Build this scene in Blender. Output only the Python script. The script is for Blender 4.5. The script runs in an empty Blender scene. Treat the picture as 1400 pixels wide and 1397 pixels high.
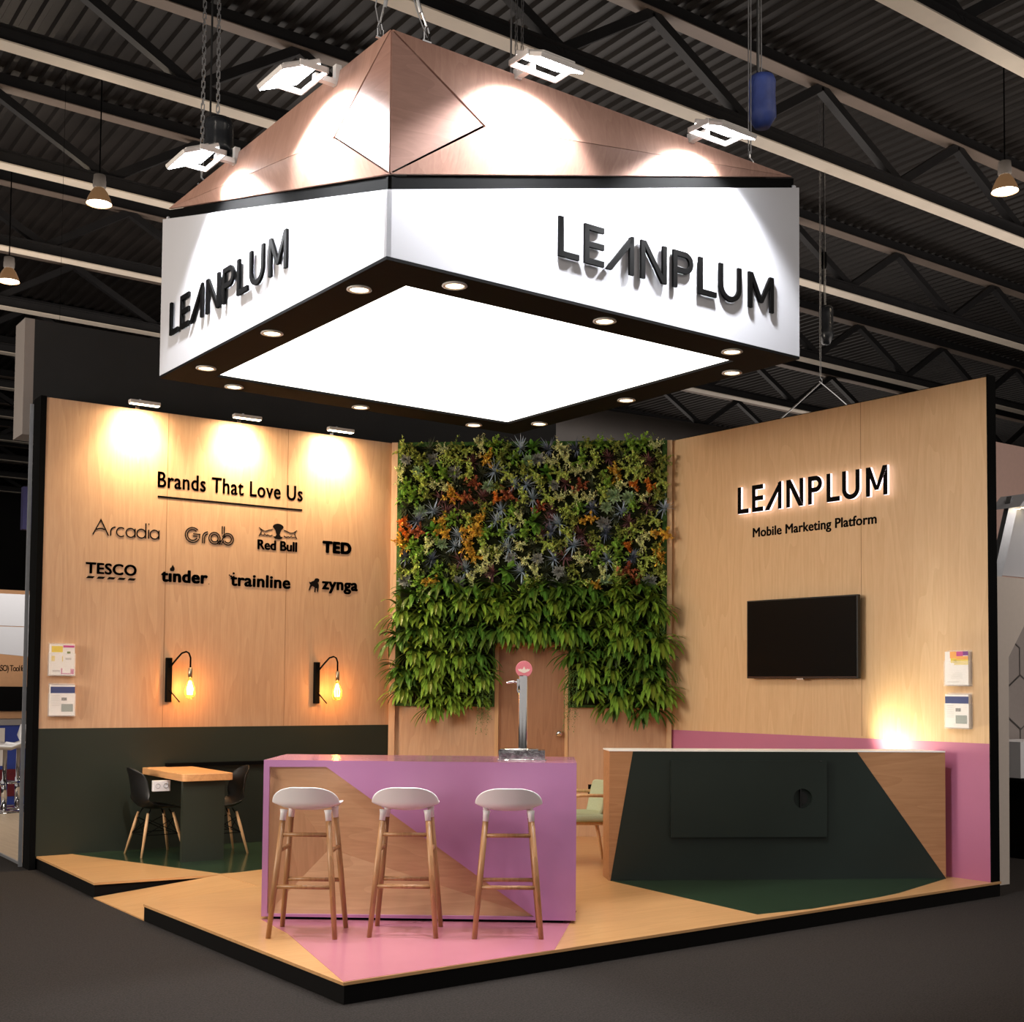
import bpy, math, random
from mathutils import Vector, Matrix, Euler
random.seed(7)
SC = bpy.context.scene
COL = SC.collection
PI = math.pi

# ------------------------------------------------------------------ camera, world, large lights, exposure
cam = bpy.data.cameras.new('camera')
cam_o = bpy.data.objects.new('camera', cam); COL.objects.link(cam_o)
yaw, pitch, roll = -0.6053, 0.0458, 0.0086
fwd = Vector((-math.sin(yaw)*math.cos(pitch), math.cos(yaw)*math.cos(pitch), math.sin(pitch)))
rt = Vector((math.cos(yaw), math.sin(yaw), 0)); up = rt.cross(fwd)
r2 = rt*math.cos(roll)+up*math.sin(roll); u2 = up*math.cos(roll)-rt*math.sin(roll)
m3 = Matrix((r2, u2, -fwd)).transposed()
cam_o.matrix_world = Matrix.Translation((0.7353, -12.2216, 1.62)) @ m3.to_4x4()
cam.sensor_fit = 'HORIZONTAL'; cam.sensor_width = 36.0
cam.lens = 1714.6/1400*36; cam.shift_x = 0.0; cam.shift_y = 161.783/1400
cam.clip_end = 300
SC.camera = cam_o
SC.view_settings.view_transform = 'Standard'
SC.view_settings.look = 'None'
SC.view_settings.gamma = 1.0
SC.view_settings.use_curve_mapping = False
SC.view_settings.exposure = 0.0
try:
    SC.cycles.use_denoising = True
    SC.cycles.max_bounces = 7
    SC.cycles.sample_clamp_indirect = 6.0
    SC.cycles.caustics_reflective = False; SC.cycles.caustics_refractive = False
except Exception: pass

W = bpy.data.worlds.new('hall_ambient'); SC.world = W; W.use_nodes = True
W.node_tree.nodes['Background'].inputs[0].default_value = (1.0, 0.93, 0.86, 1)
W.node_tree.nodes['Background'].inputs[1].default_value = 0.46

def lamp(kind, name, loc, energy, color, target=None, **kw):
    l = bpy.data.lights.new(name, kind); l.energy = energy; l.color = color
    for k, v in kw.items(): setattr(l, k, v)
    o = bpy.data.objects.new(name, l); COL.objects.link(o); o.location = loc
    if target is not None:
        o.rotation_euler = (Vector(target)-Vector(loc)).to_track_quat('-Z', 'Y').to_euler()
    return o
# the hall's own lamps over the aisles in front of the stand
for i, (hx, hy) in enumerate([(-1.5, -8.5), (3.5, -15.0), (9.0, -12.0), (14.5, -9.0)]):
    lamp('AREA', 'hall_lamp_light', (hx, hy, 8.6), 110, (1.0, 0.88, 0.76), target=(hx, hy, 0), shape='DISK', size=0.6)
# added disk lamp, unseen at the left, that brightens the logo wall
lamp('AREA', 'logo_wall_fill_light', (-4.5, -2.6, 3.3), 700, (1.0, 0.88, 0.74), target=(9.9, -3.8, 3.2), shape='DISK', size=2.6)
# added unseen lamps facing up to brighten the roof, as glow from other stands
for ux, uy, uz, us, ue in [(1.0, -9.0, 3.2, 6.0, 160), (14.0, 8.0, 5.4, 12.0, 700), (22.0, -4.0, 5.0, 12.0, 600), (2.0, 12.0, 5.0, 9.0, 340), (30.0, 20.0, 5.0, 16.0, 700)]:
    lamp('AREA', 'roof_fill_light', (ux, uy, uz), ue, (1.0, 0.9, 0.82), target=(ux, uy, 20), shape='DISK', size=us)

# ------------------------------------------------------------------ helpers
def srgb(r, g, b):
    f = lambda c: (c/255/12.92) if c/255 <= 0.04045 else ((c/255+0.055)/1.055)**2.4
    return (f(r), f(g), f(b), 1.0)

def mat(name, col, rough=0.5, metal=0.0, coat=0.0, spec=0.5, noise=0.0, nscale=20, bump=0.0, emit=None, estr=0.0, alpha=1.0):
    m = bpy.data.materials.new(name); m.use_nodes = True
    nt = m.node_tree; b = nt.nodes['Principled BSDF']
    b.inputs['Base Color'].default_value = col
    b.inputs['Roughness'].default_value = rough; b.inputs['Metallic'].default_value = metal
    b.inputs['Coat Weight'].default_value = coat; b.inputs['Specular IOR Level'].default_value = spec
    if emit: b.inputs['Emission Color'].default_value = emit; b.inputs['Emission Strength'].default_value = estr
    if noise or bump:
        tc = nt.nodes.new('ShaderNodeTexCoord'); n = nt.nodes.new('ShaderNodeTexNoise')
        n.inputs['Scale'].default_value = nscale; n.inputs['Detail'].default_value = 4
        nt.links.new(tc.outputs['Object'], n.inputs['Vector'])
        if noise:
            r = nt.nodes.new('ShaderNodeValToRGB')
            r.color_ramp.elements[0].position = .3; r.color_ramp.elements[1].position = .7
            r.color_ramp.elements[0].color = tuple(c*(1-noise) for c in col[:3])+(1,)
            r.color_ramp.elements[1].color = tuple(min(1, c*(1+noise)) for c in col[:3])+(1,)
            nt.links.new(n.outputs['Fac'], r.inputs['Fac']); nt.links.new(r.outputs['Color'], b.inputs['Base Color'])
        if bump:
            bp = nt.nodes.new('ShaderNodeBump'); bp.inputs['Strength'].default_value = bump; bp.inputs['Distance'].default_value = .01
            nt.links.new(n.outputs['Fac'], bp.inputs['Height']); nt.links.new(bp.outputs['Normal'], b.inputs['Normal'])
    return m

def emat(name, col, s):
    m = bpy.data.materials.new(name); m.use_nodes = True
    nt = m.node_tree; nt.nodes.remove(nt.nodes['Principled BSDF'])
    e = nt.nodes.new('ShaderNodeEmission'); e.inputs[0].default_value = col; e.inputs[1].default_value = s
    nt.links.new(e.outputs[0], nt.nodes['Material Output'].inputs[0])
    return m

def veneer(name, light, dark, grain='Z', rough=0.45, coat=0.0, ring=9.0, strength=1.0):
    """wood veneer: cathedral figure and fine pores drawn out along the grain axis"""
    m = bpy.data.materials.new(name); m.use_nodes = True
    nt = m.node_tree; b = nt.nodes['Principled BSDF']; L = nt.links.new
    tc = nt.nodes.new('ShaderNodeTexCoord'); mp = nt.nodes.new('ShaderNodeMapping')
    L(tc.outputs['Object'], mp.inputs['Vector'])
    if grain == 'Z': mp.inputs['Scale'].default_value = (1, 1, .085)
    elif grain == 'X': mp.inputs['Scale'].default_value = (.085, 1, 1)
    else: mp.inputs['Scale'].default_value = (1, .085, 1)
    n1 = nt.nodes.new('ShaderNodeTexNoise'); n1.inputs['Scale'].default_value = 4.2; n1.inputs['Detail'].default_value = 1.0
    L(mp.outputs['Vector'], n1.inputs['Vector'])
    mu = nt.nodes.new('ShaderNodeMath'); mu.operation = 'MULTIPLY'; mu.inputs[1].default_value = ring
    L(n1.outputs['Fac'], mu.inputs[0])
    fr = nt.nodes.new('ShaderNodeMath'); fr.operation = 'FRACT'; L(mu.outputs[0], fr.inputs[0])
    n2 = nt.nodes.new('ShaderNodeTexNoise'); n2.inputs['Scale'].default_value = 55; n2.inputs['Detail'].default_value = 3
    L(mp.outputs['Vector'], n2.inputs['Vector'])
    mx = nt.nodes.new('ShaderNodeMath'); mx.operation = 'MULTIPLY_ADD'; mx.inputs[1].default_value = .30
    L(fr.outputs[0], mx.inputs[0])
    m2 = nt.nodes.new('ShaderNodeMath'); m2.operation = 'MULTIPLY'; m2.inputs[1].default_value = .8; L(n2.outputs['Fac'], m2.inputs[0])
    L(m2.outputs[0], mx.inputs[2])
    cr = nt.nodes.new('ShaderNodeValToRGB'); L(mx.outputs[0], cr.inputs['Fac'])
    cr.color_ramp.elements[0].position = .15; cr.color_ramp.elements[1].position = .95
    cr.color_ramp.elements[0].color = light; cr.color_ramp.elements[1].color = dark
    L(cr.outputs['Color'], b.inputs['Base Color'])
    b.inputs['Roughness'].default_value = rough; b.inputs['Coat Weight'].default_value = coat; b.inputs['Coat Roughness'].default_value = .12
    return m

def leafmat(name, col, rough=.45):
    m = bpy.data.materials.new(name); m.use_nodes = True
    nt = m.node_tree; b = nt.nodes['Principled BSDF']; L = nt.links.new
    at = nt.nodes.new('ShaderNodeAttribute'); at.attribute_name = 'tint'
    hs = nt.nodes.new('ShaderNodeHueSaturation'); hs.inputs['Color'].default_value = col
    ma = nt.nodes.new('ShaderNodeMath'); ma.operation = 'MULTIPLY_ADD'; ma.inputs[1].default_value = .06; ma.inputs[2].default_value = .44
    L(at.outputs['Fac'], ma.inputs[0]); L(ma.outputs[0], hs.inputs['Hue']); L(at.outputs['Fac'], hs.inputs['Value'])
    L(hs.outputs['Color'], b.inputs['Base Color']); b.inputs['Roughness'].default_value = rough
    b.inputs['Specular IOR Level'].default_value = .35
    return m

class MB:
    """collects polygons; build() links them as one mesh object"""
    def __init__(s): s.v = []; s.f = []; s.mi = []; s.t = []; s.m = 0; s.tint = 1.0
    def face(s, idx): s.f.append(tuple(idx)); s.mi.append(s.m); s.t.append(s.tint)
    def poly(s, pts): n = len(s.v); s.v += [tuple(p) for p in pts]; s.face(range(n, n+len(pts)))
    def box(s, x0, x1, y0, y1, z0, z1):
        n = len(s.v)
        s.v += [(x, y, z) for z in (z0, z1) for y in (y0, y1) for x in (x0, x1)]
        for q in ((0, 2, 3, 1), (4, 5, 7, 6), (0, 1, 5, 4), (2, 6, 7, 3), (0, 4, 6, 2), (1, 3, 7, 5)): s.face([n+i for i in q])
    def obox(s, a, b, w, h, upv=(0, 0, 1)):
        a = Vector(a); b = Vector(b); d = (b-a).normalized(); sx = d.cross(Vector(upv))
        if sx.length < 1e-4: sx = Vector((1, 0, 0))
        sx.normalize(); sz = sx.cross(d); n = len(s.v)
        for p in (a, b):
            for i, j in ((-1, -1), (1, -1), (1, 1), (-1, 1)): s.v.append(tuple(p+sx*w/2*i+sz*h/2*j))
        for q in ((0, 1, 2, 3), (7, 6, 5, 4), (0, 4, 5, 1), (1, 5, 6, 2), (2, 6, 7, 3), (3, 7, 4, 0)): s.face([n+i for i in q])
    def prism(s, poly, y0, y1, mats=None):
        """polygon in the x-z plane extruded from y0 (front) to y1 (back)"""
        k = len(poly); n = len(s.v)
        area = sum(poly[i][0]*poly[(i+1) % k][1]-poly[(i+1) % k][0]*poly[i][1] for i in range(k))
        if area < 0: poly = poly[::-1]
        s.v += [(x, y0, z) for x, z in poly]+[(x, y1, z) for x, z in poly]
        m = s.m
        if mats: s.m = mats[0]
        s.face([n+i for i in range(k)])
        if mats: s.m = mats[2]
        s.face([n+k+i for i in range(k)][::-1])
        if mats: s.m = mats[1]
        for i in range(k): s.face([n+(i+1) % k, n+i, n+k+i, n+k+(i+1) % k])
        s.m = m
    def slab(s, poly, z0, z1):
        k = len(poly); n = len(s.v)
        area = sum(poly[i][0]*poly[(i+1) % k][1]-poly[(i+1) % k][0]*poly[i][1] for i in range(k))
        if area < 0: poly = poly[::-1]
        s.v += [(x, y, z1) for x, y in poly]+[(x, y, z0) for x, y in poly]
        s.face([n+i for i in range(k)]); s.face([n+k+i for i in range(k)][::-1])
        for i in range(k): s.face([n+i, n+k+i, n+k+(i+1) % k, n+(i+1) % k])
    def tube(s, pts, r, n=8, cap=True):
        pts = [Vector(p) for p in pts]; k = len(pts); base = len(s.v)
        rr = r if isinstance(r, (list, tuple)) else [r]*k
        ref = None
        for i, p in enumerate(pts):
            d = (pts[min(i+1, k-1)]-pts[max(i-1, 0)]).normalized()
            if ref is None: ref = d.orthogonal().normalized()
            ref = (ref-d*ref.dot(d)).normalized(); o = d.cross(ref)
            for j in range(n):
                a = 2*PI*j/n; s.v.append(tuple(p+(ref*math.cos(a)+o*math.sin(a))*rr[i]))
        for i in range(k-1):
            for j in range(n):
                a = base+i*n+j; b = base+i*n+(j+1) % n; s.face((a, b, b+n, a+n))
        if cap:
            s.face([base+j for j in range(n)][::-1]); s.face([base+(k-1)*n+j for j in range(n)])
    def lathe(s, prof, n=24, c=(0, 0, 0), axis='Z', cap=True):
        base = len(s.v); c = Vector(c)
        for r, h in prof:
            for j in range(n):
                a = 2*PI*j/n; x, y = r*math.cos(a), r*math.sin(a)
                p = {'Z': (x, y, h), 'Y': (x, h, y), 'X': (h, x, y)}[axis]; s.v.append(tuple(c+Vector(p)))
        fl = axis == 'Y'
        for i in range(len(prof)-1):
            for j in range(n):
                a = base+i*n+j; b = base+i*n+(j+1) % n; q = (a, b, b+n, a+n); s.face(q[::-1] if fl else q)
        if cap:
            f0 = [base+j for j in range(n)]; f1 = [base+(len(prof)-1)*n+j for j in range(n)]
            s.face(f0 if fl else f0[::-1]); s.face(f1[::-1] if fl else f1)
    def ribbon(s, pts, w, y0, y1, closed=False, mats=None):
        """stroke of width w along a polyline in the x-z plane, mitred joints"""
        pts = [Vector((p[0], p[1])) for p in pts]; k = len(pts); A = []; B = []
        for i in range(k):
            p = pts[i]
            if closed: a, b = pts[i-1], pts[(i+1) % k]
            else: a, b = pts[max(i-1, 0)], pts[min(i+1, k-1)]
            d1 = (p-a) if (p-a).length > 1e-9 else (b-p); d2 = (b-p) if (b-p).length > 1e-9 else (p-a)
            n1 = Vector((-d1.y, d1.x)).normalized(); n2 = Vector((-d2.y, d2.x)).normalized()
            nn = (n1+n2); nn = nn.normalized() if nn.length > 1e-6 else n1
            mlen = min(2.2, 1/max(.3, nn.dot(n1)))*w/2
            A.append(p+nn*mlen); B.append(p-nn*mlen)
        seg = k if closed else k-1
        for i in range(seg):
            j = (i+1) % k; s.prism([tuple(A[i]), tuple(A[j]), tuple(B[j]), tuple(B[i])], y0, y1, mats)
    def build(s, name, mats, parent=None, loc=None, rz=0, smooth=False, tint=False, rot=None):
        me = bpy.data.meshes.new(name); me.from_pydata(s.v, [], s.f)
        if not isinstance(mats, (list, tuple)): mats = [mats]
        for m in mats: me.materials.append(m)
        me.polygons.foreach_set('material_index', s.mi)
        if smooth: me.polygons.foreach_set('use_smooth', [True]*len(s.f))
        if tint:
            at = me.attributes.new('tint', 'FLOAT', 'FACE'); at.data.foreach_set('value', s.t)
        me.update()
        o = bpy.data.objects.new(name, me); COL.objects.link(o)
        if parent: o.parent = parent
        if loc: o.location = loc
        if rot: o.rotation_euler = rot
        elif rz: o.rotation_euler = (0, 0, rz)
        return o

def tag(o, label=None, cat=None, group=None, kind=None):
    if label: o['label'] = label
    if cat: o['category'] = cat
    if group: o['group'] = group
    if kind: o['kind'] = kind
    return o
def thing(name, label, cat, loc=(0, 0, 0), rz=0, group=None, kind=None):
    o = bpy.data.objects.new(name, None); COL.objects.link(o); o.location = loc; o.rotation_euler = (0, 0, rz)
    o.empty_display_size = .1
    return tag(o, label, cat, group, kind)
def copy_tree(o, parent=None):
    c = o.copy(); COL.objects.link(c)
    if parent: c.parent = parent
    for ch in list(o.children): copy_tree(ch, c)
    return c
def bevel(o, w=.005, seg=2):
    b = o.modifiers.new('bevel', 'BEVEL'); b.width = w; b.segments = seg; b.limit_method = 'ANGLE'; b.angle_limit = .6
    return o
def arc(cx, cz, rx, rz_, a0, a1, n=14):
    return [(cx+rx*math.cos(math.radians(a0+(a1-a0)*i/n)), cz+rz_*math.sin(math.radians(a0+(a1-a0)*i/n))) for i in range(n+1)]

def add_text(mb, s, x0, x1, z0, z1, y0, y1, weight=0.0, space=1.0, keep=None):
    """lettering set in Blender's own typeface, fitted to the box x0..x1, z0..z1"""
    cu = bpy.data.curves.new('lettering', 'FONT'); cu.body = s; cu.size = 1; cu.space_character = space
    cu.resolution_u = 4
    o = bpy.data.objects.new('lettering', cu); COL.objects.link(o)
    dg = bpy.context.evaluated_depsgraph_get(); dg.update()
    me = bpy.data.meshes.new_from_object(o.evaluated_get(dg))
    xs = [v.co.x for v in me.vertices]; ys = [v.co.y for v in me.vertices]
    ax, bx, ay, by = min(xs), max(xs), min(ys), max(ys)
    fx = lambda x: x0+(x-ax)/(bx-ax)*(x1-x0); fz = lambda y: z0+(y-ay)/(by-ay)*(z1-z0)
    wx, wz = weight, weight*.7
    x0 += wx; x1 -= wx; z0 += wz; z1 -= wz
    for ox, oz in (((0, 0),) if weight <= 0 else ((0, 0), (-wx, 0), (wx, 0), (-wx*.6, wz), (wx*.6, wz), (-wx*.6, -wz), (wx*.6, -wz))):
        n = len(mb.v)
        mb.v += [(fx(v.co.x)+ox, y0, fz(v.co.y)+oz) for v in me.vertices]
        k = len(mb.v); mb.v += [(fx(v.co.x)+ox, y1, fz(v.co.y)+oz) for v in me.vertices]
        cnt = {}
        for p in me.polygons:
            vs = list(p.vertices)
            if p.normal.z < 0: vs = vs[::-1]
            mb.face([n+i for i in vs]); mb.face([k+i for i in vs[::-1]])
            for a, b in zip(vs, vs[1:]+vs[:1]): cnt[(a, b)] = 1
        for (a, b) in cnt:
            if (b, a) not in cnt: mb.face((n+b, n+a, k+a, k+b))
    bpy.data.objects.remove(o); bpy.data.curves.remove(cu); bpy.data.meshes.remove(me)

# ------------------------------------------------------------------ materials
WOOD = veneer('beech_veneer', srgb(206, 168, 134), srgb(184, 144, 112))
WOODR = veneer('beech_veneer_pale', srgb(224, 190, 148), srgb(206, 168, 124))
WOODH = veneer('beech_veneer_counter', srgb(180, 134, 96), srgb(156, 110, 74), 'X')
WOODF = veneer('beech_floor', srgb(206, 160, 110), srgb(182, 136, 88), 'X', rough=.32, coat=.25)
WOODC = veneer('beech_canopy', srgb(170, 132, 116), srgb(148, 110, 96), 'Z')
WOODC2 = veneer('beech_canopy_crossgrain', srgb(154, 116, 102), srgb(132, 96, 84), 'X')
WOODB = veneer('beech_bar_inlay', srgb(196, 156, 120), srgb(172, 132, 98), 'X')
WOODB2 = veneer('beech_bar_inlay_crossgrain', srgb(190, 148, 112), srgb(164, 122, 88), 'Z')
WOODD = veneer('beech_door', srgb(170, 124, 90), srgb(146, 102, 72))
OAK = veneer('oak_legs', srgb(176, 130, 88), srgb(132, 92, 56), 'Z', rough=.4, ring=16)
TABLEW = veneer('beech_table', srgb(228, 172, 118), srgb(206, 148, 96), 'Y', rough=.35)
PALELEG = veneer('beech_legs', srgb(222, 182, 136), srgb(196, 152, 106), 'Z', ring=14)
BLACK = mat('black_laminate', srgb(10, 10, 10), .85, spec=.05, noise=.1, nscale=8)
BLACKP = mat('black_plastic', srgb(16, 16, 17), .42, noise=.1, nscale=8)
BLACKG = mat('black_satin', srgb(13, 12, 12), .7, spec=.08, noise=.05)
PURPLE = mat('mauve_paint', srgb(170, 118, 162), .36, noise=.03, nscale=3)
PINKW = mat('pink_wall_paint', srgb(184, 110, 142), .5, noise=.03, nscale=3)
PINKF = mat('pink_floor_paint', srgb(182, 116, 132), .22, coat=.3, noise=.03, nscale=3)
GREENW = mat('dark_green_paint', srgb(40, 45, 36), .5, spec=.3, noise=.05, nscale=3)
GREENF = mat('dark_green_floor', srgb(38, 56, 38), .2, coat=.3, noise=.05, nscale=3)
GREEND = mat('bottle_green_panel', srgb(33, 41, 38), .4, spec=.3, noise=.05, nscale=3)
WHITE = mat('white_fascia', srgb(184, 184, 190), .5, noise=.015, nscale=2)
WHITEP = mat('white_plastic', srgb(226, 224, 226), .38, noise=.01, nscale=3)
WHITET = mat('white_counter_top', srgb(252, 251, 250), .3)
CHROME = mat('chrome', (.8, .8, .82, 1), .08, 1.0, noise=.02)
STEEL = mat('galvanised_steel', (.45, .45, .46, 1), .35, 1.0, noise=.1)
LAMPW = mat('white_lamp_housing', srgb(205, 200, 196), .4, noise=.05)
GREYP = mat('grey_neighbour_panel', srgb(132, 124, 120), .6, noise=.04, nscale=4)
DARKP = mat('charcoal_neighbour_fascia', srgb(38, 38, 39), .6, spec=.2, noise=.06, nscale=4)
ALU = mat('aluminium_profile', (.42, .43, .46, 1), .4, .8, noise=.05)
ROOF = mat('roof_sheet_dark', srgb(36, 32, 30), .5, spec=.3, noise=.25, nscale=1.2)
TRUSS = mat('truss_dark_paint', srgb(36, 35, 36), .5, spec=.3, noise=.15, nscale=3)
FLANGE = mat('truss_flange_beige', srgb(214, 202, 186), .55, noise=.06, nscale=2)
FLANGED = mat('truss_upper_flange', srgb(120, 106, 96), .55, noise=.08, nscale=2)
CARPET = mat('carpet_charcoal', srgb(46, 42, 40), .95, spec=.1, noise=.4, nscale=90, bump=.5)
MOSS = mat('moss_board', srgb(50, 84, 26), .9, noise=.5, nscale=60, bump=1.0)
SAGE = mat('sage_fabric', srgb(164, 170, 140), .85, noise=.08, nscale=120)
PANEL = emat('luminous_ceiling', (1.0, .96, .87, 1), 3.6)
DOWN = emat('downlight_glow', (1.0, .78, .45, 1), 9.0)
FLOOD = emat('flood_glow', (.95, .98, 1.0, 1), 30.0)
SPOTG = emat('wall_spot_glow', (1.0, .84, .55, 1), 14.0)
FILA = emat('filament_glow', (1.0, .62, .22, 1), 40.0)
HIGHB = emat('high_bay_glow', (1.0, .82, .6, 1), 14.0)
HALO = emat('halo_glow', (1.0, .80, .84, 1), 2.4)
LETTER = mat('black_letter', (.0016, .0014, .0014, 1), .6, spec=.06, noise=.05)
VINYL = mat('black_vinyl', srgb(17, 14, 13), .85, spec=.05, noise=.05)

# ------------------------------------------------------------------ frames of the stand
WLZ = 4.33; BAND = 1.19
FR = dict(L=((0, 0, 0), 0), D=((7.548, 0, 0), math.atan2(-1.985, 2.385)), R=((9.933, -1.985, 0), math.atan2(-.9977, .0685)))
DLEN = 3.103; RLEN = 3.752

# ---- hall floor, roof and trusses
fl = MB(); fl.poly([(-30, -40, -.124), (70, -40, -.124), (70, 52, -.124), (-30, 52, -.124)])
tag(fl.build('floor', CARPET), 'dark charcoal exhibition hall carpet', 'floor', kind='structure')
rf = MB(); x = -12.0; per = .25; prof = []
while x < 66:
    prof += [(x, 0), (x+.07, 0), (x+.1, .06), (x+.22, .06)]; x += per
for (xa, za), (xb, zb) in zip(prof, prof[1:]):
    rf.poly([(xa, -13.5, 10.95+za), (xa, 52, 10.95+za), (xb, 52, 10.95+zb), (xb, -13.5, 10.95+zb)])
tag(rf.build('ceiling', ROOF), 'dark corrugated metal roof of the hall', 'ceiling', kind='structure')
hw = MB(); hw.box(-12, 66, 51, 51.3, -.124, 11); tag(hw.build('wall_back', mat('hall_wall', srgb(26, 24, 24), .8, noise=.2, nscale=.5)), 'dark far wall of the hall', 'wall', kind='structure')
hw = MB(); hw.box(64, 64.3, -20, 51, -.124, 11); tag(hw.build('wall_east', bpy.data.materials['hall_wall']), 'dark side wall of the hall', 'wall', kind='structure')

def truss(y0, ordinal):
    t = thing('roof_truss', f'dark steel roof truss with pale lower flange, {ordinal} one back from the front of the stand', 'truss', (6, y0, 9.5), .03, 'parallel trusses under the roof', 'structure')
    m = MB(); m.box(-8, 52, -.13, .13, 0, .02); m.build('lower_flange', FLANGE, t)
    m = MB(); m.box(-8, 52, -.06, .06, .02, .2); m.box(-8, 52, -.13, .13, .2, .22); m.build('lower_chord', TRUSS, t)
    m = MB(); m.box(-8, 52, -.12, .12, 1.2, 1.215); m.build('upper_flange', FLANGED, t)
    m = MB(); m.box(-8, 52, -.06, .06, 1.215, 1.42); m.build('upper_chord', TRUSS, t)
    return t
dia = []
t0 = truss(.15, 'second')
md = MB(); md.obox((0, 0, .2), (1.55, 0, 1.2), .13, .13, (0, 1, 0)); d0 = md.build('diagonal', TRUSS, t0, loc=(-6.3, 0, 0))
md = MB(); md.obox((0, 0, .2), (-1.9, 0, 1.2), .13, .13, (0, 1, 0)); d1 = md.build('diagonal', TRUSS, t0, loc=(-6.3, 0, 0))
for k in range(1, 16):
    for src in (d0, d1):
        c = src.copy(); COL.objects.link(c); c.location.x = -6.3+3.45*k
ORD = ['first', 'second', 'third', 'fourth', 'fifth', 'sixth', 'seventh', 'eighth', 'ninth', 'tenth', 'eleventh', 'twelfth', 'thirteenth', 'fourteenth', 'fifteenth', 'sixteenth', 'seventeenth', 'eighteenth', 'nineteenth', 'twentieth']
for k in [-1, 1, 2, 3, 4, 5, 6, 7, 8, 9, 10, 11]:
    c = copy_tree(t0); c.location.y = .15+3.8*k+(.3 if k < 0 else 0)
    c['label'] = f'dark steel roof truss with pale lower flange, {ORD[k+1]} one back from the front of the stand'

# secondary purlin running across, and a big dark air duct far behind the stand
m = MB(); m.tube([(14, 12.2, 7.9), (40, 10.2, 7.9)], .55, 20); tag(m.build('air_duct', mat('duct_brown', srgb(40, 35, 32), .6, noise=.15, nscale=2)), 'wide dark round air duct hung high behind the plant wall', 'duct')
duct = bpy.data.objects['air_duct']
for p in duct.data.polygons: p.use_smooth = True

# ---- high-bay lamps that show
def high_bay(name, loc, label, cable):
    t = thing(name, label, 'lamp', loc, 0, 'high bay lamps under the roof'); t.scale = (.86, .86, .86)
    m = MB(); m.lathe([(.05, .52), (.1, .5), (.105, .42), (.11, .4), (.11, .3), (.09, .27)], 20); m.build('ballast_cap', mat('lamp_grey', srgb(150, 142, 136), .5, noise=.05) if 'lamp_grey' not in bpy.data.materials else bpy.data.materials['lamp_grey'], t, smooth=True)
    m = MB(); m.lathe([(.09, .27), (.14, .2), (.19, .09), (.215, .0)], 28, cap=False); m.build('reflector', mat('lamp_amber', srgb(120, 88, 62), .3, noise=.05, emit=(1, .55, .25, 1), estr=.12) if 'lamp_amber' not in bpy.data.materials else bpy.data.materials['lamp_amber'], t, smooth=True)
    m = MB(); m.lathe([(.0, .03), (.205, .012)], 28, cap=False); m.lathe([(.205, .012), (.0, -.035)], 28, cap=False); m.build('lens', HIGHB, t)
    m = MB(); m.tube([(0, 0, .52), (0, 0, 2.7)], .012, 6); m.build('cable', BLACK, t)
    lamp('POINT', 'high_bay_light', (loc[0], loc[1], loc[2]-.15), 60, (1, .8, .58), shadow_soft_size=.2)
    return t
high_bay('high_bay_lamp', (6.05, 6.29, 8.7), 'glowing round high bay lamp above the charcoal fascia, nearest to the canopy corner', 0)
high_bay('high_bay_lamp', (5.82, 10.86, 8.7), 'glowing high bay lamp with grey cap, lowest one beside the canopy', 0)
high_bay('high_bay_lamp', (16.4, -1.785, 8.7), 'glowing high bay lamp hung on a cable above the backlit logo wall', 0)

# ------------------------------------------------------------------ platform
PL = [(3.934, -6.01), (10.30, -5.752), (10.30, .1), (3.812, .1)]
plat = thing('stand_platform', 'raised wooden platform of the stand with black edge and painted areas', 'platform', (0, 0, 0), kind='structure')
top = [(3.934, -6.01), (10.30, -5.752), (10.30, .1), (3.812, .1), (3.803, -1.85), (4.83, -1.95), (4.86, -2.70), (3.818, -3.03)]
m = MB(); m.slab(top, -.018, 0); m.build('floorboard', WOODF, plat)
bs = [(3.944, -6.0), (10.29, -5.742), (10.29, .09), (3.82, .09), (3.812, -1.84), (4.83, -1.94), (4.86, -2.71), (3.828, -3.02)]
m = MB(); m.slab(bs, -.124, -.018); m.build('plinth', BLACKG, plat)
m = MB()
m.poly([(3.80, -1.86, -.115), (3.825, -3.03, -.115), (4.86, -2.705, -.003), (4.83, -1.955, -.003)])
m.poly([(3.80, -1.86, -.124), (3.825, -3.03, -.124), (3.825, -3.03, -.115), (3.80, -1.86, -.115)])
m.build('ramp', WOODF, plat)
m = MB(); m.slab([(4.30, -4.055), (4.248, -4.60), (3.94, -6.0), (5.42, -5.945), (6.36, -4.95), (6.049, -5.34+.8)], 0, .0025)
m.build('pink_floor_area', PINKF, plat)
m = MB(); m.slab([(7.47, -3.97), (7.38, -5.75), (7.9, -5.80), (8.75, -5.725), (9.04, -5.68), (10.03, -5.40), (9.7, -4.9), (7.9, -3.9)], 0, .0025)
m.build('green_floor_area', GREENF, plat)
m = MB(); m.slab([(4.137, -.002), (4.86, -1.90), (5.0, -1.91), (7.5, -1.4), (7.5, -.02)], 0, .0025)
m.build('green_floor_area', GREENF, plat)

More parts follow.
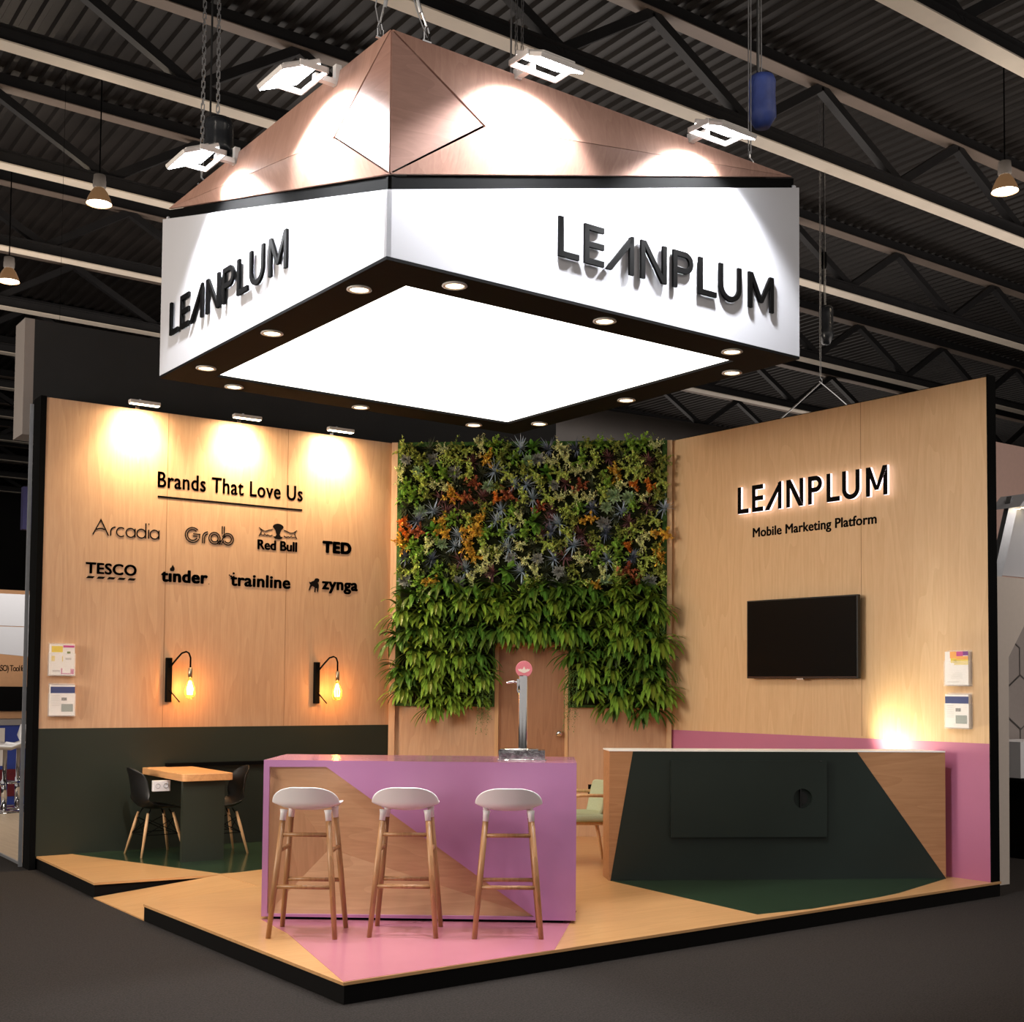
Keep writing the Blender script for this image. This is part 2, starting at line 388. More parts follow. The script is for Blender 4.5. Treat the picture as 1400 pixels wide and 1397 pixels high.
# ------------------------------------------------------------------ walls
wl = thing('wall_left', 'beech veneered stand wall with dark green lower band', 'wall', (0, 0, 0), 0, kind='structure')
m = MB(); m.box(3.80, 7.60, 0, .05, 0, WLZ); m.build('veneer_panel', WOOD, wl)
m = MB(); m.box(3.80, 7.60, -.004, -.0005, .0, BAND); m.build('green_band', GREENW, wl)
m = MB(); m.box(3.745, 3.80, -.006, .24, -.124, WLZ+.01); m.box(3.80, 7.6, .05, .24, -.12, WLZ); m.build('black_edge', BLACK, wl)
m = MB()
for sx in (4.985, 6.285): m.box(sx-.0022, sx+.0022, -.0012, .0, BAND, WLZ)
m.build('panel_joint', mat('joint_brown', srgb(150, 108, 72), .7, noise=.05), wl)  # thin brown strips marking the joints between veneer panels
m = MB(); m.box(5.02, 7.5, -.075, 0, .80, .835); tag(m.build('wall_ledge', BLACK), 'narrow black ledge along the dark green wall band', 'ledge')

wr = thing('wall_right', 'beech veneered stand wall with pink lower band', 'wall', FR['R'][0], FR['R'][1], kind='structure')
m = MB(); m.box(0, RLEN, 0, .05, 0, WLZ); m.build('veneer_panel', WOODR, wr)
m = MB(); m.box(0, RLEN, -.004, -.0005, 0, 1.17); m.build('pink_band', PINKW, wr)
m = MB(); m.box(RLEN, RLEN+.012, -.006, .12, -.124, WLZ+.02); m.box(0, RLEN, .05, .12, 0, WLZ+.02); m.build('black_edge', BLACK, wr)
m = MB(); m.box(2.458-.002, 2.458+.002, -.0012, 0, 1.19, WLZ); m.build('panel_joint', bpy.data.materials['joint_brown'], wr)

# diagonal wall with the door
wd = thing('wall_back', 'diagonal beech wall behind the plant wall', 'wall', FR['D'][0], FR['D'][1], kind='structure')
D0, D1, DZ = 1.215, 1.945, 2.06
m = MB(); m.box(0, D0-.04, 0, .06, 0, 4.33); m.box(D1+.035, DLEN, 0, .06, 0, 4.33); m.box(D0-.04, D1+.035, 0, .06, DZ+.04, 4.33); m.build('veneer_panel', WOOD, wd)
m = MB(); m.box(0, .07, -.05, 0, 0, 4.33); m.build('corner_post', WOOD, wd)
m = MB(); m.box(3.05, DLEN, -.05, 0, 0, 4.33); m.build('corner_post', WOODR, wd)
dr = thing('door_1', 'flush beech veneered door with chrome knob below the plants', 'door', FR['D'][0], FR['D'][1], kind='structure')
m = MB(); m.box(D0, D1, .02, .06, .01, DZ); m.build('door_leaf', WOODD, dr)
m = MB(); m.box(D0-.04, D0, -.012, .06, 0, DZ+.04); m.box(D1, D1+.035, -.012, .06, 0, DZ+.04); m.box(D0, D1, -.012, .06, DZ, DZ+.04); m.build('door_frame', PALELEG, dr)
m = MB(); m.lathe([(.012, 0), (.012, -.03), (.03, -.035), (.036, -.055), (.028, -.075), (.0, -.08)], 20, (1.885, .02, 1.112), 'Y'); m.build('door_handle', CHROME, dr, smooth=True)

# ------------------------------------------------------------------ neighbouring stand behind the left wall
nb = thing('neighbour_header', 'tall charcoal fascia of the next stand rising behind the veneered wall', 'fascia', (3.645, .26, 0), 0)
m = MB(); m.box(.09, 6.37, 0, .02, 4.0, 5.13); m.build('front_panel', DARKP, nb)
m = MB(); m.box(0, .09, 0, .02, 4.0, 5.13); m.box(0, .02, .02, .36, 4.0, 5.13); m.box(0.02, 6.37, .02, .36, 4.0, 4.02); m.box(0.02, 6.37, .34, .36, 4.02, 5.1); m.build('end_panel', GREYP, nb)
m = MB(); m.box(.065, .1, -.01, .0, -.12, 4.3); m.build('frame_profile', ALU, nb)

# ------------------------------------------------------------------ hanging canopy
BX, BY, BZ = 4.13, -6.03, 4.06; BS = 3.51; BYAW = .03
can = thing('hanging_canopy', 'large square hanging canopy with white fascia, wooden upper faces and luminous underside', 'canopy', (BX, BY, BZ), BYAW)
HT = 1.345                      # top of the canopy above its soffit
zA0, zA1 = .385, 1.262          # white fascia top: front corner, outer corner
zB0, zB1 = .482, 1.345          # wood starts above the black strip
def fascia(par, flip, mats):
    """one street side of the canopy in its own frame: x from the front corner outwards (flip: from the outer corner inwards)"""
    X = (lambda x: BS-x) if flip else (lambda x: x)
    m = MB(); m.prism([(X(0), 0), (X(BS), 0), (X(BS), zA1), (X(0), zA0)], 0, .03); m.build('white_fascia', WHITE, par)
    m = MB(); m.prism([(X(.03), zA0), (X(BS-.01), zA1), (X(BS-.01), zB1), (X(.03), zB0)], .045, .07); m.build('black_strip', BLACK, par)
    m = MB(); A = (.03, zB0+.01); T = (.03, HT); O = (BS-.03, HT); N = (.62, .90) if not flip else (.52, .85)
    P = lambda p, y: (X(p[0]), y, p[1])
    order = lambda l: l if not flip else l[::-1]
    for a, b in ((A, N), (N, T), (N, O), (T, O), (A, O)): pass
    dn = -.10
    tri = [(A, N, T), (A, O, N), (T, N, O)]
    for k, (a, b, c) in enumerate(tri):
        # each facet is shrunk a hair so that a dark joint shows between facets
        cx = [(a[0]+b[0]+c[0])/3, (a[1]+b[1]+c[1])/3]
        q = []
        for p in (a, b, c):
            y = .03 if p is not N else .03+dn
            cy = .03+dn/3
            d = math.hypot(cx[0]-p[0], cx[1]-p[1]); f = .012/max(d, .05)
            q.append((X(p[0]+(cx[0]-p[0])*f), y+(cy-y)*f, p[1]+(cx[1]-p[1])*f))
        o = MB(); o.poly(order(q)); o.poly([(v[0], v[1]+.02, v[2]) for v in order(q)[::-1]])
        for i in range(3):
            e0, e1 = order(q)[i], order(q)[(i+1) % 3]; o.poly([e1, e0, (e0[0], e0[1]+.02, e0[2]), (e1[0], e1[1]+.02, e1[2])])
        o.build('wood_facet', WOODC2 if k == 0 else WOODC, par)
    o = MB(); o.prism([(X(.25), zB0+.06), (X(BS-.15), HT-.03), (X(.25), HT-.03)], .19, .2); o.build('backing_board', BLACK, par)

LEANP = dict(L0=(0, .163), E=(.209, .370), A=(.388, .627), N=(.691, .922), P=(.983, 1.168), L1=(1.224, 1.394), U=(1.422, 1.641), M=(1.716, 1.974))
def sign_letters(par, x0, width, z0, h, y0, y1, mats, idx, label, w=.036):
    k = width/1.974; r = []
    def L(a, b): return lambda m: m.ribbon([(a+w/2, h), (a+w/2, w/2), (b, w/2)], w, y0, y1, mats=idx)
    def E(a, b):
        def f(m):
            m.ribbon([(b, h-w/2), (a+w/2, h-w/2), (a+w/2, w/2), (b, w/2)], w, y0, y1, mats=idx)
            m.ribbon([(a+w, h*.5), (b, h*.5)], w, y0, y1, mats=idx)
        return f
    def A(a, b):
        def f(m):
            m.prism([(a, 0), (b-w*.6, h), (b, h), (b, h-.03), (a+w*1.35, 0)], y0, y1, idx)
            m.ribbon([(b-w/2, h*.97), (b-w/2, 0)], w, y0, y1, mats=idx)
        return f
    def N(a, b):
        def f(m):
            m.ribbon([(a+w/2, 0), (a+w/2, h)], w, y0, y1, mats=idx); m.ribbon([(b-w/2, 0), (b-w/2, h)], w, y0, y1, mats=idx)
            m.prism([(a, h), (a+w*1.2, h), (b, 0), (b-w*1.2, 0)], y0-.0006, y1+.0006, idx)
        return f
    def Pp(a, b):
        def f(m):
            m.ribbon([(a+w/2, 0), (a+w/2, h)], w, y0, y1, mats=idx)
            rr = h*.29-w/2
            m.ribbon([(a+w, h-w/2)]+arc(b-rr-w/2, h-w/2-rr, rr, rr, 90, -90, 12)+[(a+w, h-w/2-2*rr)], w, y0, y1, mats=idx)
        return f
    def U(a, b):
        def f(m):
            rr = (b-a)/2-w/2
            m.ribbon([(a+w/2, h)]+arc((a+b)/2, rr+w/2, rr, rr, 180, 360, 16)+[(b-w/2, h)], w, y0, y1, mats=idx)
        return f
    def M(a, b):
        def f(m):
            m.ribbon([(a+w/2, 0), (a+w/2, h)], w, y0, y1, mats=idx); m.ribbon([(b-w/2, 0), (b-w/2, h)], w, y0, y1, mats=idx)
            c = (a+b)/2
            m.prism([(a, h), (a+w*1.1, h), (c, h*.36), (b-w*1.1, h), (b, h), (c+w*.45, .3*h-w*.6), (c-w*.45, .3*h-w*.6)], y0-.0006, y1+.0006, idx)
        return f
    for key, fn in (('L0', L), ('E', E), ('A', A), ('N', N), ('P', Pp), ('L1', L), ('U', U), ('M', M)):
        a, b = LEANP[key]; m = MB(); fn(a*k, b*k)(m)
        m.v = [(x+x0, y, z+z0) for x, y, z in m.v]
        o = m.build('letter', mats, par); o['label'] = label

rface = can
def sub(par, name, loc, rz):
    pass
# right street face: the canopy frame itself
fascia(can, False, None)
sign_letters(can, 1.229, 1.974, .258, .255, -.03, -.012, [LETTER], (0, 0, 0), 'black raised letter on the white fascia')
# left street face: turned a quarter round the front corner, its parts belong to the canopy as well
before = set(bpy.data.objects)
class _P: pass
fascia(None, True, None)
sign_letters(None, BS-3.245, 2.02, .258, .255, -.03, -.012, [LETTER], (0, 0, 0), 'black raised letter on the white fascia')
for o in [o for o in bpy.data.objects if o not in before]:
    o.parent = can; o.location = (0, BS, 0); o.rotation_euler = (0, 0, -PI/2)
m = MB()
m.box(.03, BS-.03, BS-.03, BS, 0, HT-.06); m.box(BS-.03, BS, .03, BS-.03, 0, HT-.06); m.build('rear_fascia', WHITE, can)
m = MB(); m.box(.05, BS-.04, .05, BS-.04, HT-.09, HT-.07); m.build('top_cover', BLACK, can)
m = MB(); w = .335
m.box(.0, BS, .0, w, -.02, -.001); m.box(0, BS, BS-w, BS, -.02, -.001); m.box(0, w, w, BS-w, -.02, -.001); m.box(BS-w, BS, w, BS-w, -.02, -.001)
m.build('soffit_frame', BLACKG, can)
m = MB(); m.box(w-.01, BS-w+.01, w-.01, BS-w+.01, .0, .012); m.build('luminous_panel', PANEL, can)
dl = None
for (u, v) in [(.14, .56), (.14, 1.77), (.16, 2.96), (.56, .14), (1.75, .14), (2.96, .15), (3.4, .57), (3.38, 1.76), (3.39, 2.97), (.58, 3.39), (1.76, 3.4), (2.95, 3.39)]:
    if dl is None:
        m = MB(); m.lathe([(.075, -.001), (.078, -.008), (.06, -.012), (.056, -.004)], 24, cap=False); dl = m.build('downlight', LAMPW, can, loc=(u, v, -.02), smooth=True)
        m = MB(); m.lathe([(.0, -.004), (.058, -.004)], 24, cap=False); m.build('lens', DOWN, dl)
    else:
        c = copy_tree(dl, can); c.location = (u, v, -.02)
    cm = Matrix.Translation((BX, BY, BZ)) @ Matrix.Rotation(BYAW, 4, 'Z')
    p = cm @ Vector((u, v, -.05))
    lamp('SPOT', 'downlight_beam', p, 26, (1, .74, .44), target=(p.x, p.y, 0), spot_size=math.radians(95), spot_blend=.8, shadow_soft_size=.05)

# floodlights on arms along the canopy's top edge
def floodlight(face, along, zz, label, off=.30):
    rz = BYAW if face == 'R' else BYAW-PI/2
    cm = Matrix.Translation((BX, BY, BZ)) @ Matrix.Rotation(BYAW, 4, 'Z')
    loc = cm @ (Vector((along, -off, zz-BZ)) if face == 'R' else Vector((-off, along, zz-BZ)))
    t = thing('floodlight', label, 'floodlight', loc, rz, 'floodlights along the canopy top')
    tl = Euler((math.radians(24), 0, 0)).to_matrix()   # the glass looks down and back at the face
    def tr(mb): mb.v = [tuple(tl @ Vector(v)) for v in mb.v]; return mb
    m = MB(); m.box(-.165, .165, -.14, .14, .0, .03); m.box(-.12, .12, -.09, .09, .03, .05)
    bevel(tr(m).build('housing', LAMPW, t), .006)
    m = MB(); m.box(-.158, .158, -.133, .133, -.006, -.001); tr(m).build('glass', FLOOD, t)
    m = MB()
    for sx in (-.18, .17): m.box(sx, sx+.01, -.02, .17, .0, .035)
    m.box(-.18, .18, .16, .17, .0, .035); m.build('bracket', LAMPW, t)
    m = MB(); m.box(-.02, .02, .16, .34, .035, .07); m.box(-.02, .02, .3, .34, .03, HT+BZ-zz+.03); m.build('arm', LAMPW, t)
    inn = cm.to_3x3() @ (Vector((0, 1, 0)) if face == 'R' else Vector((1, 0, 0)))
    lp = loc+Vector((0, 0, -.05))-inn*.06
    lamp('SPOT', 'flood_beam', lp, 480, (.95, .97, 1.0), target=lp+inn*.45+Vector((0, 0, -.62)), spot_size=math.radians(116), spot_blend=.3, shadow_soft_size=.08)
    return t
floodlight('R', .93, 5.34, 'bright square floodlight above the wide white fascia, closest to the front peak')
floodlight('R', 2.42, 5.34, 'bright square floodlight above the wide white fascia, closest to the blue hoist bag')
floodlight('L', .66, 5.27, 'bright square floodlight on the narrow canopy side, closest to the front peak')
floodlight('L', 2.15, 5.28, 'bright square floodlight under the black hoist bag')

# rigging: hoists, chains and wire slings
def chain(mb, a, b, r=.007, pitch=.045):
    a = Vector(a); b = Vector(b); n = int((b-a).length/pitch)
    for i in range(n):
        p = a.lerp(b, i/n); q = a.lerp(b, (i+1.25)/n)
        off = Vector((.012, 0, 0)) if i % 2 else Vector((0, .012, 0))
        mb.tube([p+off, q+off], r*.6, 4); mb.tube([p-off, q-off], r*.6, 4)
def cmp(u, v, z): return Matrix.Translation((BX, BY, 0)) @ Matrix.Rotation(BYAW, 4, 'Z') @ Vector((u, v, z))
def hoist(loc, zbag0, zbag1, ztop, zhook, label, bagmat, rad, group='chain hoists holding the canopy'):
    t = thing('chain_hoist', label, 'hoist', (loc.x, loc.y, zhook), 0, group)
    a0, a1 = zbag0-zhook, zbag1-zhook
    m = MB(); prof = []
    for i in range(11):
        f = i/10; r = rad*(.55+.45*min(1, f*5)) if f < .2 else rad*(1+.03*math.sin(f*7))
        if f > .9: r = rad*.86
        prof.append((r, a0+(a1-a0)*f))
    m.lathe(prof, 18, (.13, 0, 0))
    m.build('chain_bag', bagmat, t, smooth=True)
    m = MB(); chain(m, (0, 0, .08), (0, 0, ztop-zhook)); m.build('load_chain', STEEL, t)
    m = MB(); chain(m, (.13, .02, a1+.02), (.09, 0, ztop-zhook)); m.build('bag_chain', STEEL, t)
    m = MB(); m.tube([(.05, -.03, a1), (.05, -.03, ztop-zhook)], .008, 6); m.build('power_cable', BLACKP, t)
    m = MB(); m.tube([(0, 0, .1), (.0, .0, .05), (.03, 0, .03), (.03, 0, 0), (0, 0, -.02), (-.03, 0, 0)], .009, 6); m.build('hook', STEEL, t)
    return t
BLUEBAG = mat('blue_bag', srgb(62, 80, 150), .5, noise=.25, nscale=9, bump=.4)
BLACKBAG = mat('black_bag', srgb(34, 36, 40), .25, noise=.2, nscale=9, bump=.4)
hoist(cmp(3.11, .12, 0), 5.74, 6.12, 9.6, 5.43, 'chain hoist with a blue fabric chain bag above the canopy', BLUEBAG, .10)
hoist(cmp(.10, 2.98, 0), 5.68, 6.0, 9.6, 5.46, 'chain hoist with a shiny black chain bag above the narrow canopy side', BLACKBAG, .115)
ht = thing('hanging_chain', 'pair of steel chains rising behind the canopy roof, no bag', 'chain', cmp(3.42, 3.42, 5.34))
m = MB(); chain(m, (0, 0, 0), (0, 0, 4.3)); m.build('chain', STEEL, ht)
m = MB(); chain(m, (.07, 0, .2), (.07, 0, 4.3)); m.build('chain', STEEL, ht)
m = MB(); m.tube([(-.06, 0, 0), (-.06, 0, 4.3)], .009, 6); m.build('power_cable', STEEL, ht)
for (u, v, dx, dy, lab) in ((.03, .16, .0, -.13, 'wire sling with shackle on the narrow side of the canopy peak'), (.27, .03, -.1, 0, 'wire sling with shackle on the wide side of the canopy peak')):
    p = cmp(u, v, BZ+HT); t = thing('wire_sling', lab, 'sling', p, 0, 'wire slings at the canopy peak')
    m = MB(); m.tube([(0, 0, .09), (dx*.5, dy*.5, .2), (dx*2.2, dy*2.2, .75), (dx*6, dy*6, 2.6)], .006, 6); m.tube([(.012, .012, .03), (dx*.2-.03, dy*.2+.03, .18), (dx*2.0-.04, dy*2.0+.04, .75), (dx*6-.05, dy*6+.05, 2.6)], .004, 5); m.build('wire_rope', STEEL, t)
    m = MB(); m.tube([(dx*.42, dy*.42, .16), (dx*.75, dy*.75, .26)], .012, 8); m.build('ferrule', STEEL, t)
    m = MB(); m.tube([(-.018, 0, 0), (-.018, 0, .05), (-.008, 0, .085), (.008, 0, .085), (.018, 0, .05), (.018, 0, 0)], .007, 6); m.tube([(-.03, 0, 0), (.03, 0, 0)], .008, 6); m.build('shackle', CHROME, t)
# distant hoist over another stand
t = hoist(Vector((15.25, .6, 0)), 6.87, 7.45, 10.6, 6.28, 'small dark chain hoist far behind the beech logo wall, with two splayed wires', BLACKBAG, .11, 'chain hoist of a stand behind')
m = MB(); m.tube([(0, 0, -.02), (-.62, 0, -.5), (-1.3, 0, -1.0)], .012, 6); m.tube([(0, 0, -.02), (.35, 0, -.17), (.95, 0, -.45)], .012, 6); m.build('splay_wire', STEEL, t)
m = MB(); m.lathe([(.04, 2.0), (.05, 1.95), (.05, 1.8), (.03, 1.75)], 10, (.08, 0, 0)); m.build('motor_hook', BLACK, t)

# ------------------------------------------------------------------ lettering on the left wall
LT = 'thin black vinyl lettering'
Y0, Y1 = -.0035, -.0008
def wall_graphic(name, label, fn, frame='L', group=None, cat='lettering'):
    m = MB(); fn(m); return tag(m.build(name, VINYL, None, FR[frame][0], FR[frame][1]), label, cat, group)
def g_brands(m):
    add_text(m, 'Brands That Love Us', 4.885, 6.46, 3.575, 3.735, Y0, Y1, .0035, 1.08)
    m.box(4.888, 6.458, Y0, Y1, 3.472, 3.492)
wall_graphic('heading_lettering', 'black heading in rounded letters with a long underline on the veneer wall', g_brands)
def circ(cx, cz, r, n=24): return arc(cx, cz, r, r, 0, 360, n)[:-1]
def g_arcadia(m):
    x0, x1, z0 = 4.26, 4.905, 3.055; w = .011; h = .15; xh = .088; r = xh/2
    R = lambda p: m.ribbon(p, w, Y0, Y1)
    A = x0
    R([(A, z0), (A+.075, z0+h), (A+.15, z0)]); R([(A+.028, z0+.055)]+arc(A+.075, z0+.03, .05, .035, 140, 40, 8)+[(A+.122, z0+.055)][:0]+[])
    x = A+.172; R([(x, z0), (x, z0+xh*.6)]+arc(x+.045, z0+xh-.045, .045, .045, 180, 90, 8))
    x = A+.272; R(arc(x, z0+r, r, r, 50, 310, 18))
    def a_(x): m.ribbon(circ(x, z0+r, r), w, Y0, Y1, True); R([(x+r, z0), (x+r, z0+xh)])
    a_(A+.366)
    x = A+.472; m.ribbon(circ(x, z0+r, r), w, Y0, Y1, True); R([(x+r, z0), (x+r, z0+h)])
    x = A+.545; R([(x, z0), (x, z0+xh)]); R([(x, z0+h-.012), (x, z0+h)])
    a_(A+.605)
wall_graphic('wall_logo', 'thin outline logo lettering beginning with a tall pointed A, upper logo row', g_arcadia, group='black client logos on the veneer wall')
def g_grab(m):
    z0 = 3.05; w = .010
    def dbl(pts, d=.018):
        m.ribbon(pts, w, Y0, Y1)
    x = 5.255
    for r in (.076, .054): dbl(arc(x, z0+.076, r, r, 45, 330, 18))
    dbl([(x+.005, z0+.088), (x+.075, z0+.088), (x+.072, z0+.045)]); dbl([(x+.005, z0+.066), (x+.05, z0+.066)])
    x = 5.36
    for k in (0, .022): dbl([(x+k, z0), (x+k, z0+.06)]+arc(x+.06, z0+.06, .06-k, .06-k, 180, 95, 8))
    x = 5.487
    for r in (.06, .038): dbl(arc(x, z0+.06, r, r, -60, 300, 22))
    for k in (.038, .06): dbl([(x+k, z0), (x+k, z0+.065)])
    x = 5.63
    for r in (.06, .038): dbl(arc(x, z0+.06, r, r, -150, 165, 20))
    dbl([(x-.062, z0+.19), (x-.062, z0+.11)]); dbl([(x-.04, z0+.19), (x-.04, z0+.115)])
    dbl([(x-.095, z0+.0), (x-.03, z0+.1)]); dbl([(x-.07, z0+.0), (x-.005, z0+.1)][:1]+[(x-.045, z0+.045)])
wall_graphic('wall_logo', 'double lined rounded logo lettering of four letters, upper logo row', g_grab, group='black client logos on the veneer wall')
def g_bull(m):
    add_text(m, 'Red Bull', 5.955, 6.405, 3.03, 3.135, Y0, Y1, .005, 1.0)
    cx = 6.185; zb = 3.16
    m.prism([(cx-.018, zb+.04), (cx-.032, zb+.085), (cx-.062, zb+.12)]+arc(cx, zb+.115, .062, .04, 175, 5, 10)+[(cx+.062, zb+.12), (cx+.032, zb+.085), (cx+.018, zb+.04), (cx+.03, zb+.02), (cx+.055, zb+.018), (cx+.035, zb-.004), (cx, zb-.01), (cx-.035, zb-.004), (cx-.055, zb+.018), (cx-.03, zb+.02)], Y0, Y1)
    for sg in (-1, 1):
        pts = [(cx+sg*.065, zb+.09), (cx+sg*.1, zb+.082), (cx+sg*.14, zb+.066), (cx+sg*.17, zb+.07), (cx+sg*.2, zb+.09), (cx+sg*.215, zb+.1)]
        m.ribbon(pts, .007, Y0, Y1)
        m.ribbon([(cx+sg*.2, zb+.09), (cx+sg*.19, zb+.06), (cx+sg*.2, zb+.03), (cx+sg*.215, zb+.01)], .008, Y0, Y1)
        m.ribbon([(cx+sg*.16, zb+.04), (cx+sg*.13, zb+.02), (cx+sg*.12, zb+.03), (cx+sg*.09, zb+.018), (cx+sg*.065, zb+.03)], .007, Y0, Y1)
        m.ribbon([(cx+sg*.155, zb+.02), (cx+sg*.19, zb+.03), (cx+sg*.21, zb+.03)], .006, Y0, Y1)
wall_graphic('wall_logo', 'logo of two words under a dark sun disc flanked by sketched animals', g_bull, group='black client logos on the veneer wall')
wall_graphic('wall_logo', 'heavy three letter block logo ending the upper logo row', lambda m: add_text(m, 'TED', 6.70, 7.05, 3.045, 3.175, Y0, Y1, .013, 1.12), group='black client logos on the veneer wall')
def g_tesco(m):
    add_text(m, 'TESCO', 4.20, 4.695, 2.675, 2.785, Y0, Y1, .005, 1.04)
    m.box(4.20, 4.30, Y0, Y1, 2.772, 2.785)
    for i in range(5):
        a = 4.205+i*.1; m.prism([(a, 2.63), (a+.065, 2.63), (a+.085, 2.652), (a+.02, 2.652)], Y0, Y1)
wall_graphic('wall_logo', 'wide capital logo over five slanted dashes, starting the lower logo row', g_tesco, group='black client logos on the veneer wall')
def g_tinder(m):
    add_text(m, 'tınder', 4.938, 5.425, 2.635, 2.765, Y0, Y1, .0085, 1.06)
    x, z = 5.052, 2.752
    m.prism([(x-.022, z), (x-.024, z+.02), (x-.008, z+.035), (x+.004, z+.058), (x+.022, z+.03), (x+.024, z+.01), (x+.014, z-.006), (x-.012, z-.006)], Y0, Y1)
    m.box(5.432, 5.44, Y0, Y1, 2.635, 2.642)
wall_graphic('wall_logo', 'bold lowercase logo with a small flame over its second letter', g_tinder, group='black client logos on the veneer wall')
def g_train(m):
    add_text(m, 'trainline', 5.665, 6.335, 2.632, 2.765, Y0, Y1, .007, 1.04)
    for q in (circ(5.672, 2.73, .012, 8), circ(5.70, 2.762, .012, 8), circ(5.655, 2.742, .008, 6)): m.prism(q, Y0, Y1)
wall_graphic('wall_logo', 'long bold lowercase logo with dots around its first letter, lower logo row', g_train, group='black client logos on the veneer wall')
def g_zynga(m):
    add_text(m, 'zynga', 6.70, 7.135, 2.61, 2.74, Y0, Y1, .008, 1.05)
    x, z = 6.545, 2.62
    m.prism([(x, z+.012), (x+.02, z+.07), (x+.012, z+.085), (x+.004, z+.105), (x+.02, z+.098), (x+.04, z+.108), (x+.065, z+.118), (x+.075, z+.14), (x+.1, z+.146), (x+.125, z+.135), (x+.122, z+.112), (x+.108, z+.1), (x+.12, z+.075), (x+.12, z+.05), (x+.112, z), (x+.1, z), (x+.1, z+.035), (x+.085, z+.04), (x+.082, z-.006), (x+.068, z-.006), (x+.07, z+.045), (x+.045, z+.06), (x+.028, z+.045), (x+.015, z+.012)], Y0, Y1)
wall_graphic('wall_logo', 'bold lowercase logo with a standing dog silhouette, ending the lower logo row', g_zynga, group='black client logos on the veneer wall')

# ---- right wall sign, tagline, screen
sg = thing('backlit_sign', 'backlit black letter sign glowing pinkish white on the beech wall', 'sign', FR['R'][0], FR['R'][1])
sign_letters(sg, .985, 1.80, 3.415, .275, -.05, -.022, [LETTER, HALO, HALO], (0, 1, 2), 'black faced letter with glowing sides', w=.047)
m = MB(); add_text(m, 'Mobile Marketing Platform', 1.145, 2.632, 3.135, 3.262, Y0, Y1, .0035, 1.02)
tag(m.build('tagline_lettering', VINYL, None, FR['R'][0], FR['R'][1]), 'small black one line lettering below the backlit sign', 'lettering')
tv = thing('wall_screen', 'switched off black flat screen on the beech wall', 'television', FR['R'][0], FR['R'][1])
m = MB(); m.box(1.15, 2.49, -.10, -.055, 1.725, 2.51); bevel(m.build('bezel', BLACKP, tv), .006)
m = MB(); m.box(1.165, 2.475, -.102, -.0995, 1.745, 2.497); m.build('screen', mat('screen_glass', srgb(6, 5, 5), .35, spec=.08, noise=.02), tv)
m = MB(); m.box(1.5, 2.1, -.055, -.001, 1.95, 2.3); m.build('wall_bracket', BLACK, tv)
m = MB(); m.box(1.78, 1.86, -.103, -.08, 1.712, 1.728); m.build('logo_tab', STEEL, tv)
m = MB(); m.box(1.17, 2.47, -.1022, -.1, 1.737, 1.742); m.build('trim_line', mat('screen_trim', srgb(90, 60, 44), .3, .6, noise=.05), tv)

# ---- brochure holders and brochures
ACR = bpy.data.materials.new('clear_acrylic'); ACR.use_nodes = True
_nt = ACR.node_tree; _b = _nt.nodes['Principled BSDF']; _b.inputs['Base Color'].default_value = (1, 1, 1, 1); _b.inputs['Roughness'].default_value = .05
_t = _nt.nodes.new('ShaderNodeBsdfTransparent'); _x = _nt.nodes.new('ShaderNodeMixShader'); _x.inputs[0].default_value = .16
_nt.links.new(_t.outputs[0], _x.inputs[1]); _nt.links.new(_b.outputs[0], _x.inputs[2]); _nt.links.new(_x.outputs[0], _nt.nodes['Material Output'].inputs[0])
PAPER = mat('white_paper', srgb(238, 232, 228), .6, noise=.02)
INK = {k: mat('print_'+k, srgb(*c), .6, noise=.04) for k, c in dict(yellow=(232, 205, 92), magenta=(196, 84, 142), navy=(64, 74, 122), slate=(104, 120, 110), dark=(62, 52, 44), violet=(122, 66, 134), orange=(238, 170, 96), grey=(190, 184, 180), green=(120, 130, 70)).items()}
